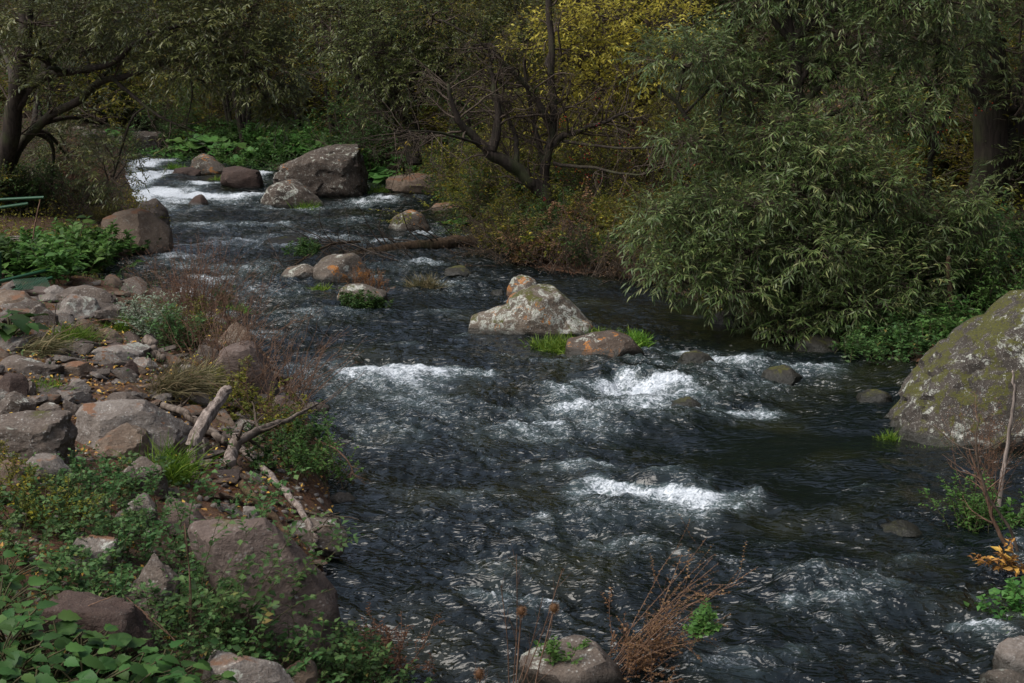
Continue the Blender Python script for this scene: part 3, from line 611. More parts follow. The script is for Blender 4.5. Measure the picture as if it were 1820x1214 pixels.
add_rock('boulder', 'small wet stone left of the mossy boulder behind the peaked one', [(868,527),(876,516),(892,515),(900,527)], 'wet_rock', sub_=4, seed=24)
add_rock('boulder', 'long flat wet stone awash above the fallen log', [(455,438),(480,424),(520,421),(545,428),(545,438)], 'wet_rock', sub_=4, seed=25)
add_rock('boulder', 'broad sloping rock shelf on the far bank with fallen leaves', [(686,335),(690,308),(740,306),(800,322),(810,345),(760,350)], 'tan_rock', sub_=5, seed=26, rough=0.04, polys=[[(745,340),(750,312),(790,308),(815,320),(830,345)]])
add_rock('boulder', 'low tan ledge at the far waterline right of the rock shelf', [(760,376),(775,362),(815,360),(840,368),(838,378)], 'tan_rock', sub_=4, seed=27)
add_rock('boulder', 'mossy hump of stone with water breaking over it, mid right', [(1180,735),(1195,715),(1225,706),(1250,720),(1258,736)], 'wet_rock', sub_=5, seed=28)
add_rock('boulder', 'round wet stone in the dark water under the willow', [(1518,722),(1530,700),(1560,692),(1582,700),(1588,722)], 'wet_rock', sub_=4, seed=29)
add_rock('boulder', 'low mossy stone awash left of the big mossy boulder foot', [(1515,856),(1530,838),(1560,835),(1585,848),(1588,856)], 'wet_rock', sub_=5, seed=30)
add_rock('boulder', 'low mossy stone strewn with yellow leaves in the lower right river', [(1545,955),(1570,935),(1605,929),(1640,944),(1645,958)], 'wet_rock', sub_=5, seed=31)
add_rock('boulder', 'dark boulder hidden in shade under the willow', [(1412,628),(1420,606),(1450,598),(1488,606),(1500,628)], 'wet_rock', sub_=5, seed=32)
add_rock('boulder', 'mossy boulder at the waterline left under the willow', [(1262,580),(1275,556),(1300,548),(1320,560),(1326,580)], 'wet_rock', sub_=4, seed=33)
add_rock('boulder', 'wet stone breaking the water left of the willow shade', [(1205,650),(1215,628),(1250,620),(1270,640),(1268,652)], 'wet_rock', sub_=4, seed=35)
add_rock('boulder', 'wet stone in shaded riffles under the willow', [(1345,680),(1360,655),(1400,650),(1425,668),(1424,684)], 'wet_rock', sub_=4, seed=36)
add_rock('boulder', 'huge sloping moss covered boulder at the right edge', [(1572,785),(1585,755),(1600,722),(1640,668),(1720,598),(1822,532),(1960,500),(2120,600),(2160,800),(1900,835),(1640,805)], 'moss_rock', sub_=6, seed=37, rough=0.045, sharp=12, freq=3.2, deep=0.62, base=hit_water(1700, 795))
add_rock('boulder', 'grey stone at the lower right corner under yellow moss', [(1768,1190),(1780,1150),(1815,1140),(1880,1150),(1900,1200)], 'pale_rock', sub_=5, seed=38)
add_rock('boulder', 'small round grey stone by the right edge plants', [(1775,928),(1782,912),(1800,910),(1808,928)], 'pale_rock', sub_=4, seed=39)
add_rock('boulder', 'yellow mossy stone at the water in the lower right corner', [(1740,1240),(1760,1200),(1800,1196),(1860,1215),(1870,1250)], 'orange_rock', sub_=4, seed=40)
add_rock('boulder', 'grey boulder at the bottom of the picture under the rusty weed', [(918,1240),(928,1160),(945,1148),(1060,1150),(1090,1180),(1130,1240)], 'rock', sub_=5, seed=41, rough=0.035)
add_rock('boulder', 'small tan boulder at the left waterline below the driftwood', [(578,905),(584,884),(604,876),(630,888),(638,903)], 'rock', sub_=5, seed=42)
add_rock('boulder', 'dark broken boulder at the waterline beneath the peeling branch', [(498,970),(500,932),(540,925),(590,930),(616,960),(612,972)], 'rock', sub_=5, seed=43, sharp=24)
add_rock('boulder', 'mossy brown stone at the water right of the dry twigs', [(528,745),(535,722),(560,714),(584,724),(588,745)], 'rock', sub_=4, seed=44)
add_rock('boulder', 'smooth tan boulder on the left bank by the cascade', [(182,430),(184,378),(215,366),(262,375),(300,405),(305,442),(240,448)], 'tan_rock', sub_=5, seed=45, rough=0.035)
add_rock('boulder', 'dark mossy rocks behind the green plants on the left bank', [(0,450),(4,425),(30,420),(70,430),(78,450)], 'rock', sub_=4, seed=46)
add_rock('boulder', 'shaded bank rock under the leaning tree', [(240,395),(246,362),(275,352),(296,372),(300,396)], 'rock', sub_=4, seed=47)
# left bank
LBR = [
 ('long domed brown boulder at the head of the left bank rocks', (100,506,208,548), 'rock', 5), ('grey boulder with a white patch beside the green mesh', (52,506,122,536), 'pale_rock', 4),
 ('flat reddish slab at the left edge below the green mesh', (-30,516,66,548), 'tan_rock', 4), ('pale rounded boulder in front of the long domed one', (104,523,176,566), 'pale_rock', 5),
 ('angular grey boulder left of the pale rounded one', (42,537,102,578), 'rock', 5), ('low stone wedged right of the pale rounded boulder', (172,545,218,568), 'rock', 4),
 ('flat stone at the water beside the silvery shrub', (205,545,262,566), 'rock', 4), ('tan flat rock behind the silvery shrub', (290,548,360,575), 'tan_rock', 4),
 ('pale flat slab bridging two stones on the bank', (160,617,246,640), 'pale_rock', 5), ('slanting tan slab above the pale flat one', (166,584,218,612), 'tan_rock', 4),
 ('upright square block at the waterline', (385,571,452,622), 'tan_rock', 5), ('large brown sloping rock below the upright block', (385,606,492,700), 'purple_rock', 5),
 ('dark rock left of the large sloping one', (348,611,396,648), 'rock', 4), ('wide flat grey slab at the left edge', (-20,632,108,668), 'rock', 5),
 ('tan flat slab with leaves right of the wide grey one', (110,644,172,668), 'tan_rock', 4), ('dark wedge stone at the left edge', (-10,664,50,706), 'brown_rock', 4),
 ('rounded brown stone at the left edge', (-14,695,64,742), 'rock', 5), ('bluish split stone near the left edge', (38,672,66,705), 'rock', 4),
 ('small square stone amid the litter', (118,673,162,697), 'pale_rock', 4), ('dark upright stone under the pale flat slab', (216,638,246,666), 'brown_rock', 4),
 ('flat grey stone right of the pale slab', (238,634,280,656), 'pale_rock', 4), ('pale pointed stone amid dry grass', (312,646,350,676), 'pale_rock', 4),
 ('grey stone at the end of the dry grass tuft', (300,690,336,714), 'rock', 4), ('large smooth grey boulder left of the driftwood trunk', (132,714,318,806), 'pale_rock', 6),
 ('broad grey slab at the left edge with leaves on it', (-40,737,128,812), 'rock', 6), ('brown soil topped stone below the smooth grey boulder', (155,752,262,812), 'tan_rock', 5),
 ('upright stone wedge amid the litter', (112,706,138,738), 'rock', 4), ('dark flat stone above the smooth grey boulder', (180,700,236,722), 'rock', 4),
 ('grey rough boulder below the driftwood', (212,796,296,872), 'rock', 5), ('pale rounded stone among the upper nettles', (50,806,136,856), 'pale_rock', 5),
 ('ochre stone at the left edge among nettles', (-10,818,56,862), 'tan_rock', 4), ('pale flat topped stone in the nettles', (204,880,282,932), 'pale_rock', 5),
 ('brown block beside the pale flat topped stone', (284,884,368,950), 'purple_rock', 5), ('grey stone under nettles left of the domed boulder', (124,950,212,1016), 'pale_rock', 5),
 ('domed boulder with white droppings in the nettles', (208,990,328,1112), 'rock', 6), ('dark brown slanting slab above the broad leaves', (66,1058,290,1170), 'brown_rock', 6),
 ('grey boulder at the bottom edge left of the water', (348,1150,540,1260), 'pale_rock', 5), ('pale stone right of the bottom edge boulder', (500,1166,566,1215), 'tan_rock', 4),
 ('upright pale stone between the driftwood roots', (432,868,462,930), 'pale_rock', 4), ('stone under the forked driftwood', (330,775,372,812), 'rock', 4),
 ('tan stone under dry twigs near the water', (470,700,540,740), 'purple_rock', 5), ('small reddish stone in front of the large sloping rock', (366,650,420,690), 'purple_rock', 4),
 ('stone on the bank between the split stone and the slab', (64,720,112,742), 'rock', 4), ('brown bank stone behind the driftwood trunk', (400,760,440,790), 'rock', 4)]
for i, (lb, bb, mt, s) in enumerate(LBR):
    add_rock('boulder', lb, box(*bb, seed=i), mt, sub_=s, seed=200 + i, sharp=30, extend=0.3, deep=0.7)
add_rock('boulder', 'huge purple brown slab sloping into the water', [(318,1030),(326,945),(372,900),(455,905),(530,985),(596,1062),(606,1115),(560,1135),(430,1110)], 'purple_rock', sub_=6, seed=303, rough=0.03, deep=0.55, extend=0.3)
# small stones, each its own object, sharing twelve meshes
small = []
for k in range(12):
    rng = np.random.default_rng(500 + k); w, h = rng.uniform(.8, 1.1), rng.uniform(.18, .5)
    an = np.sort(rng.uniform(0, 6.28, 8)); V, F = rock_shape(rng, np.stack([w * np.cos(an), h * np.sin(an)], 1) + rng.normal(size=(8, 2)) * .05, rng.uniform(.5, .9), 2, 24, 0.06)
    small.append([mk_mesh('stone', V, F, None, None, True, [M[q]]) for q in ('rock', 'pale_rock', 'tan_rock', 'brown_rock', 'purple_rock')])
slabs = []
for k in range(8):
    rng = np.random.default_rng(700 + k); an = np.sort(rng.uniform(0, 6.28, 7)); w, h = rng.uniform(.8, 1.1), rng.uniform(.12, .26)
    V, F = rock_shape(rng, np.array([(-w, -h), (-w * rng.uniform(.8, 1), h * .6), (-w * rng.uniform(.3, .8), h), (w * rng.uniform(.5, .9), h * .9), (w, h * rng.uniform(-.2, .5)), (w * .9, -h)]), rng.uniform(.45, .8), 3, 30, .03)
    L = []
    for q in ('rock', 'pale_rock', 'tan_rock', 'purple_rock'):
        me = mk_mesh('flat_stone', V, F, None, None, True, [M[q]]); me.set_sharp_from_angle(angle=math.radians(22)); L.append(me)
    slabs.append(L)
for lb, gp, (x0, y0, x1, y1), n, s0, s1 in [('flat broken slab lying in the litter at the far left', 'flat slabs at the far left', (-20,560,150,720), 26, .10, .22), ('flat broken slab on the rubble by the grass tuft', 'flat slabs in the rubble', (120,600,340,745), 34, .07, .18), ('thin slab tipped against the waterline bank', 'flat slabs at the waterline', (360,600,520,760), 16, .10, .22), ('thin slab wedged round the driftwood', 'flat slabs round the driftwood', (300,740,450,900), 16, .07, .16), ('flat slab on the upper bank near the bench', 'flat slabs on the upper bank', (0,515,330,575), 22, .14, .30)]:
    k = 0; tr = 0
    while k < n and tr < 400:
        tr += 1; p = hit_ground(RNG.uniform(x0, x1), RNG.uniform(y0, y1)); sl_, _ = sdf(p[0], p[1])
        if sl_ < 0.02: continue
        k += 1; z_ = RNG.uniform(s0, s1); ci = RNG.choice(4, p=[.35, .25, .25, .15]); cn = ['grey brown', 'pale grey', 'tan', 'purplish'][ci]
        tag(link('flat_stone', slabs[RNG.integers(8)][ci], loc=(p[0], p[1], p[2] + z_ * .1), rot=(RNG.normal() * .28, RNG.normal() * .28, RNG.uniform(0, 6.28)), scale=z_), cn + ' ' + lb, 'flat stone', cn + ' ' + gp)
for L in small:
    for me in L: me.set_sharp_from_angle(angle=math.radians(24))
ZONES = [('small broken stone in the litter left of the pale flat slab', 'stones in the litter', (0,560,200,660), 46, .05, .13), ('small stone in the rubble above the smooth grey boulder', 'rubble stones', (60,655,330,745), 85, .03, .10),
         ('small stone under the driftwood by the water', 'stones round the driftwood', (280,690,480,880), 42, .04, .11), ('stone half hidden under the nettles', 'stones under the nettles', (0,810,600,1110), 44, .05, .14),
         ('small stone along the left waterline', 'waterline stones', (380,560,640,900), 24, .04, .10), ('small stone on the bank behind the silvery shrub', 'upper bank stones', (0,505,390,600), 60, .05, .17)]
for lb, gp, (x0, y0, x1, y1), n, s0, s1 in ZONES:
    k = 0
    while k < n:
        p = hit_ground(RNG.uniform(x0, x1), RNG.uniform(y0, y1)); sl_, _ = sdf(p[0], p[1])
        if sl_ < (-0.12 if 'waterline' in gp else 0.05): x1 -= 0.4; continue
        k += 1; s = s0 + (s1 - s0) * RNG.random() ** 2; s *= max(0.8, p[1] / 12)
        ci = RNG.choice(5, p=[.34, .26, .18, .12, .10])
        o = link('stone', small[RNG.integers(12)][ci], loc=(p[0], p[1], p[2] + s * 0.12), rot=(RNG.normal() * .3, RNG.normal() * .3, RNG.uniform(0, 6.28)), scale=s)
        cn = ['grey brown', 'pale grey', 'tan', 'dark brown', 'purplish'][ci]; tag(o, cn + ' ' + lb, 'stone', cn + ' ' + gp)
# far bank stones and those up the dry stream bed
for j in range(34):
    p = hit_ground(RNG.uniform(120, 265), RNG.uniform(165, 262)); s = RNG.uniform(.15, .5)
    tag(link('stone', small[RNG.integers(12)][int(RNG.integers(3))], loc=p, rot=(RNG.normal() * .2, RNG.normal() * .2, RNG.uniform(0, 6)), scale=s), 'stone in the far rubble beyond the head of the river', 'stone', 'far rubble stones')
# gravel
def gravel():
    acc = Acc(); U, F = ico(1)
    boxes = [((0, 560, 400, 820), 900, .034), ((0, 800, 600, 1180), 500, .03), ((380, 580, 620, 950), 300, .03)]
    for (x0, y0, x1, y1), n, s in boxes:
        P = hits_ground(np.stack([RNG.uniform(x0, x1, n), RNG.uniform(y0, y1, n)], 1)); sl_, _ = sdf(P[:, 0], P[:, 1]); P = P[sl_ > -0.15]; n = len(P)
        S = s * RNG.uniform(.3, 1.3, (n, 1, 1)) * np.array([1, 1, .55]) * RNG.uniform(.6, 1.4, (n, 1, 3)); V = P[:, None] + U[None] * S * RNG.uniform(.7, 1.2, (n, len(U), 1))
        acc.add(V, (F[None] + np.arange(n)[:, None, None] * len(U)).reshape(-1, 3))
    o = link('gravel', acc.mesh('gravel', M['pale_rock']), kind='stuff'); tag(o, 'loose gravel and stone chips over the left bank', 'gravel', kind='stuff')
gravel()
#==TREES==
# ------------------------------------------------------------------ trees
UP = np.array([0, 0, 1.])
COLN = {'green': 'dark green', 'olive': 'olive', 'yellow_green': 'yellowing', 'orange': 'orange brown', 'bright_green': 'bright green', 'brown_leaf': 'withered brown', 'herb': 'green'}
def spell(noun, tail, px, x0, x1, y, y0, y1, s, mt=None):
    w = ['left', 'middle left', 'middle', 'middle right', 'right'][min(4, max(0, int((px - x0) / (x1 - x0) * 5)))]
    d = ['front', 'centre', 'rear'][min(2, max(0, int((y - y0) / (y1 - y0) * 3)))]
    z = 'large' if s > 1.07 else 'small' if s < .87 else 'middling'
    return ('%s %s %s %s, %s %s' % (z, COLN.get(mt, mt or ''), noun, tail, w, d)).replace('  ', ' ')
def limbs_px(paths, base):
    """paths: list of (pixel list with distances, r0, r1) -> list of (P, R) in local coords"""
    out = []
    for pts, r0, r1 in paths:
        W = [at(px, py, d) for px, py, d in pts]; m = 4 * len(W)
        P = spline(W, m); wob = np.stack([fbm(np.arange(m) * .35 + r0 * 99 + k * 13, pts[0][0] * .1, 0, 2) for k in range(3)], 1) * r0 * 0.9
        wob[0] = 0; P = P + wob - base
        out.append((P, np.linspace(r0, r1, m) ** 1.0))
    return out
def lobe_crown(rng, lobes, acc_b, acc_l, leaf, twig_len=0.5, per=14, droop=0.25, nb=8, leafang=0.8, bend=-0.12, tw_r=0.004, starts=None):
    """lobes: (centre local, radii, number of twigs)"""
    L, W, T = leaf
    for li, (c, r, nt_) in enumerate(lobes):
        c = np.asarray(c); r = np.asarray(r)
        u = unit(rng.normal(size=(nb, 3)) + np.array([0, 0, .15])); S = c - np.array([0, 0, r[2] * .45]) + rng.normal(size=(nb, 3)) * r * .12; E = c + u * r * rng.uniform(.55, .85, (nb, 1))
        P = np.stack([spline([S[k], 0.5 * (S[k] + E[k]) + rng.normal(size=3) * r * .12, E[k]], 8) for k in range(nb)]); R = np.linspace(1, .35, 8)[None] * (0.012 + 0.012 * r.mean()) * np.ones((nb, 1))
        acc_b.add(*[x for x in (tubes(P, R, 4)[0],)], Q=tubes(P, R, 4)[1])
        n2 = max(nb * 3, 6); P2, R2 = sub(rng, P, R, n2, .35, 1, .8, .55, 6, .18, (0, 0, bend * .4), .6, .006, .4); v, q = tubes(P2, R2, 3); acc_b.add(v, Q=q)
        # twigs: shell points, pointing outward
        uu = unit(rng.normal(size=(nt_, 3)) + [0, -.15, .35]); rad = rng.uniform(.62, 1.0, (nt_, 1)) ** .6
        lump = 1 + 0.38 * fbm(uu[:, 0] * 2.2 + c[0] * 3, uu[:, 1] * 2.2 + c[1], uu[:, 2] * 2.2 + li * 7, 3)[:, None]
        S = c + uu * r * rad * lump
        D = unit(uu / r) + rng.normal(size=(nt_, 3)) * .45 + np.array([0, -.1, .2]); Ln = twig_len * rng.uniform(.6, 1.3, nt_)
        PT, RT = grow(rng, S - unit(D) * Ln[:, None] * .35, D, Ln, np.full(nt_, tw_r), 5, .12, (0, 0, bend)); v, q = tubes(PT[:, ::2], RT[:, ::2], 3); acc_b.add(v, Q=q)
        V, F, a = twig_leaves(rng, PT, per, L, W, T, droop, leafang); acc_l.add(V, F, a=a)
def make_tree(name, label, cat, base, paths, lobes_px, leaf, matl, bark='bark', seed=1, sides=9, twigs=0, group=None, crownname='crown', **kw):
    """lobes_px: (px, py, dist, rx px, ry px, depth m, twigs)"""
    rng = np.random.default_rng(seed); base = np.array(base, float); t = thing(name, label, cat, base, group)
    ab, al, at_ = Acc(), Acc(), Acc(); lim = limbs_px(paths, base)
    for P, R in lim:
        v, q = tubes(P[None], R[None], sides); 
        d = 1 + .12 * fbm(v[:, 0] * 7, v[:, 1] * 7, v[:, 2] * 2.5, 2); 
        at_.add(v, Q=q)
    if twigs:
        Ps = np.stack([spline(P, 12) for P, _ in lim]); Rs = np.stack([np.interp(np.linspace(0, 1, 12), np.linspace(0, 1, len(R)), R) for _, R in lim])
        g = kw.get('tw', {}); P1, R1 = sub(rng, Ps, np.minimum(Rs, .05), twigs, .3, 1, .9, -g.get('l1', 1.1), 9, .17, (0, 0, g.get('t1', .02)), .45, .010)
        v, q = tubes(P1, R1, 4); ab.add(v, Q=q); P2, R2 = sub(rng, P1, R1, twigs * 5, .2, 1, .75, -g.get('l2', .6), 7, .16, (0, 0, g.get('t2', -.02)), .6, .0055); v, q = tubes(P2, R2, 3); ab.add(v, Q=q)
        P3, R3 = sub(rng, P2, R2, twigs * 12, .2, 1, .7, -g.get('l3', .28), 5, .16, (0, 0, 0), .6, .003); v, q = tubes(P3, R3, 3); ab.add(v, Q=q)
        if g.get('lv', 0):
            k = rng.random(len(P3)) < g['lv']; V, F, a = twig_leaves(rng, P3[k], 5, leaf[0], leaf[1], leaf[2], .25); al.add(V, F, a=a)
    lobes = []
    for px, py, d, rx, ry, dm, n in lobes_px:
        if matl == 'yellow': n = int(n * 1.1)
        lobes.append((at(px, py, d) - base, (rx / FPX * d, dm, ry / FPX * d), n))
    # limbs reaching the lobes
    tips = np.vstack([P[len(P) // 3:] for P, _ in lim]); tr = np.concatenate([R[len(R) // 3:] for _, R in lim])
    for c, r, n in lobes:
        k = np.argmin(np.linalg.norm(tips - (c - np.array([0, 0, .5])), axis=1)); S = tips[k]; e = c - np.array([0, 0, r[2] * .4])
        P = spline([S, .5 * (S + e) + rng.normal(size=3) * .12 + np.array([0, 0, .1]), e], 10); v, q = tubes(P[None], np.linspace(min(tr[k] * .7, .09), .02, 10)[None], 6); at_.add(v, Q=q)
    if lobes: lobe_crown(rng, lobes, ab, al, leaf, **{k: v for k, v in kw.items() if k != 'tw'})
    link('trunk', at_.mesh('trunk', M[bark], True), t)
    if ab.V: link('branches', ab.mesh('branches', M['twig'] if kw.get('twigmat') is None else M[kw['twigmat']], True), t)
    if al.V: link(crownname, al.mesh(crownname, M[matl]), t)
    return t
g = lambda px, y: np.array([(px - 910) / FPX * y, y, float(terrain((px - 910) / FPX * y, y))])
WL = (.098, .165, LANCE)
# the large green willow over the right bank
b0 = g(1500, 17.6)
_r = np.random.default_rng(77); WLOBES = []
SIL = np.array([(1135,440),(1165,385),(1230,322),(1290,262),(1400,215),(1480,232),(1540,300),(1640,330),(1720,360),(1735,430),(1700,520),(1640,585),(1540,620),(1440,600),(1365,545),(1300,525),(1235,490)], float)
SIL2 = np.array([(1190,150),(1215,60),(1280,-20),(1400,-120),(1600,-120),(1700,-20),(1700,120),(1660,200),(1560,250),(1420,215),(1300,245),(1220,250)], float)
for sil, cnt, dd, nt0 in ((SIL, 32, 16.9, 112), (SIL2, 22, 17.8, 92)):
    pts = []; tr = 0
    while len(pts) < cnt and tr < 4000:
        tr += 1; q = np.array([_r.uniform(sil[:, 0].min(), sil[:, 0].max()), _r.uniform(sil[:, 1].min(), sil[:, 1].max())])
        if not bool(inside(q[0], q[1], sil)): continue
        if pts and min(math.hypot((q[0] - w_[0]) / 1.7, q[1] - w_[1]) for w_ in pts) < 46: continue
        pts.append(q); low = (q[1] - sil[:, 1].min()) / np.ptp(sil[:, 1]); rx = _r.uniform(48, 92)
        WLOBES.append((q[0], q[1], dd + _r.uniform(-.55, .55) - .5 * low, rx, rx * _r.uniform(.32, .6), _r.uniform(.35, .8), int(nt0 * (rx / 70) ** 1.5)))
WLOBES += [(1690,560,16.9,30,50,.3,40), (1345,120,18.2,120,110,.6,90), (1420,420,17.7,200,120,.5,170)]
willow = make_tree('willow_tree', 'large green willow with long narrow leaves overhanging the right bank', 'tree', b0,
  [([(1500,640,17.6),(1480,520,17.5),(1440,380,17.3),(1420,200,17.4),(1400,20,17.6),(1390,-160,17.8)], .12, .05), ([(1495,620,17.6),(1400,520,17.0),(1300,440,16.6)], .07, .03), ([(1505,600,17.6),(1580,480,17.4),(1640,380,17.3),(1660,260,17.4)], .08, .03), ([(1480,520,17.5),(1360,330,17.3),(1250,240,17.2),(1170,150,17.2)], .06, .02)],
  WLOBES,
  WL, 'willow', 'bark', 21, twig_len=.46, per=15, droop=.3, nb=5, leafang=.72, bend=-.11)
# leaning grey willow on the left
b1 = g(-40, 25.0)
leaning = make_tree('leaning_tree', 'dark leaning tree at the left edge arching over the river', 'tree', b1,
  [([(-40,372,25),(0,300,24.6),(22,210,24.3),(38,120,24),(48,30,24),(60,-90,24)], .19, .10), ([(-30,340,25.2),(15,290,25),(60,235,24.6),(140,172,24),(215,135,23.6),(330,108,23),(440,120,22.6)], .11, .025), ([(36,155,24.2),(90,133,23.8),(165,124,23.4),(240,80,23),(330,40,22.8)], .09, .025), ([(30,190,24.2),(90,110,24),(150,30,24),(200,-60,24)], .09, .03), ([(200,140,23.6),(260,190,23.2),(300,215,23),(350,235,22.9)], .035, .01)],
  [(60,30,23.2,80,36,.5,120),(30,90,23.2,50,26,.4,60),(90,150,23.2,60,20,.3,45),(150,75,23.6,70,30,.5,110),(150,30,24.8,110,60,.7,360),(270,30,23.2,120,70,.9,460),(390,60,22.8,110,70,.9,420),(470,120,22.6,70,70,.7,300),(340,120,22.8,90,45,.7,230),(80,60,26.5,80,60,.7,160),(220,95,24.4,90,30,.5,90),(440,10,23,100,60,.9,260),(-20,20,26.5,60,80,.7,120),(250,-80,23.5,260,80,1.3,360),(500,190,22.8,36,40,.4,90),
   (120,262,26,60,45,.6,90),(200,290,23.6,60,60,.7,120),(90,325,25.6,60,40,.6,90),(170,205,25.2,70,32,.5,45)],
  (.10, .22, DIAM), 'grey_willow', 'bark', 22, twigs=36, twig_len=.4, per=13, nb=6, tw=dict(l1=1.1, l2=.6, l3=.3, lv=.25))
# grey willow in the middle distance
b2 = g(735, 33)
make_tree('willow_tree', 'silvery grey willow with two dark stems above the tall boulder', 'tree', b2,
  [([(738,292,33),(733,230,33),(735,175,33),(745,90,33),(760,-40,33)], .17, .09), ([(735,285,33),(715,245,33),(685,190,32.7),(640,140,32.5),(610,60,32.5)], .15, .05), ([(738,250,33),(715,200,33),(700,150,33),(680,60,33)], .09, .04), ([(738,190,33),(800,120,33),(880,50,33)], .08, .03)],
  [(700,60,32.5,90,70,1,420),(800,40,32.6,90,60,1,380),(720,140,32.3,80,45,.9,280),(650,100,32.3,60,60,.8,220),(860,80,32.6,70,60,.9,260),(930,50,32.8,70,60,.9,240),(780,110,32.3,70,50,.8,220),(600,50,33,60,60,.9,180),(800,-70,33,240,70,1.6,380),(690,190,32.6,50,30,.6,90)],
  (.10, .24, DIAM), 'grey_willow', 'bark', 23, twigs=30, twig_len=.5, per=12, nb=6, tw=dict(l1=1.3, l2=.7, l3=.35, lv=.2))
# the dark many stemmed tree
b3 = g(1000, 25.0)
pz = 607
make_tree('bare_tree', 'dark many stemmed tree with tangled bare twigs leaning over the river', 'tree', b3,
  [([(1006,412,25.1),(985,372,25),(950,330,24.9),(905,292,24.8),(866,264,24.7)], .15, .10), ([(870,268,24.7),(830,232,24.6),(808,200,24.5),(795,150,24.5)], .09, .03), ([(872,268,24.7),(884,225,24.8),(880,170,24.9),(872,110,25)], .10, .03), ([(995,400,25.1),(972,345,25.2),(966,290,25.3),(985,238,25.3),(984,150,25.3),(975,20,25.4),(970,-90,25.4)], .11, .045),
   ([(975,262,25.3),(1010,240,25.1),(1060,222,24.9),(1120,196,24.6)], .07, .02), ([(978,215,25.3),(945,165,25.2),(900,115,25),(850,70,24.9)], .07, .025), ([(915,300,24.8),(918,255,25),(905,215,25.2),(890,185,25.3)], .06, .02), ([(968,300,25.3),(955,250,25.4),(945,200,25.5),(930,100,25.5)], .06, .03), ([(866,264,24.7),(800,240,24),(740,232,23.4),(700,236,23)], .03, .008), ([(985,290,25.2),(1060,300,24.2),(1130,310,23.4),(1200,292,22.8)], .035, .008), ([(1000,250,25.2),(1080,262,24.2),(1150,262,23.6),(1220,245,23)], .03, .008)],
  [(900,150,25.6,90,70,.9,70),(980,60,25.8,100,60,.9,120),(840,60,25.4,80,50,.8,110),(780,20,25.2,70,40,.8,80)],
  (.07, .26, DIAM), 'olive', 'bark', 24, twigs=150, twig_len=.4, per=7, nb=5, tw=dict(l1=1.25, l2=.55, l3=.28, t1=-.01, lv=.05))
# yellow leaved tree
b4 = g(1130, 27.5)
make_tree('yellow_tree', 'tree with loose sprays of yellow autumn leaves right of the bare tree', 'tree', b4,
  [([(1130,380,27.5),(1125,280,27.4),(1130,180,27.3),(1150,60,27.2),(1160,-80,27.2)], .12, .06), ([(1128,240,27.4),(1080,170,27),(1030,120,26.6)], .05, .02), ([(1128,200,27.4),(1190,130,27),(1240,80,26.8)], .05, .02)],
  [(1000,45,26.4,60,20,.6,60),(1080,25,26.4,80,22,.7,80),(1040,92,26.3,90,18,.6,85),(1120,80,26.4,80,20,.6,75),(1070,150,26.3,80,18,.5,85),(990,140,26.4,55,12,.5,32),(1130,145,26.4,70,18,.6,50),(1190,40,26.5,80,32,.8,80),(1200,110,26.5,60,24,.6,50),(1050,195,26.4,60,14,.4,40),(1130,205,26.4,50,16,.5,24),(1110,-40,26.8,160,40,1.2,90),(1110,255,26.6,40,22,.5,18),(1050,250,26.6,44,12,.4,20),(930,80,26.6,50,14,.4,22),(960,200,26.5,40,10,.3,14)],
  (.10, .42, OVATE4), 'yellow', 'brown_bark', 25, twig_len=.5, per=7, nb=5, droop=.2, bend=-.02, twigs=30, tw=dict(l1=1.2, l2=.6, l3=.3, lv=.0))
# dark tree at the right edge
b6 = g(1765, 20.5)
make_tree('dark_tree', 'thick dark trunk rising at the right edge behind the willow', 'tree', b6,
  [([(1752,640,20.5),(1758,480,20.4),(1750,330,20.4),(1765,180,20.4),(1748,0,20.5),(1740,-200,20.6)], .27, .22), ([(1758,420,20.4),(1800,250,20.6),(1840,60,20.8),(1860,-100,21)], .16, .10), ([(1762,220,20.4),(1700,120,20.2),(1640,40,20)], .08, .03)],
  [(1790,40,20.2,60,80,.7,110),(1810,170,19.9,40,60,.5,60),(1650,40,19.8,80,70,.8,200),(1800,300,20.2,36,50,.5,50),(1860,100,20.8,60,120,.8,120),(1700,-120,20.5,260,90,2.0,340),(1720,440,19.4,60,40,.4,80)],
  (.11, .17, LANCE), 'willow', 'bark', 26, twig_len=.45, per=13, nb=5, sides=12)
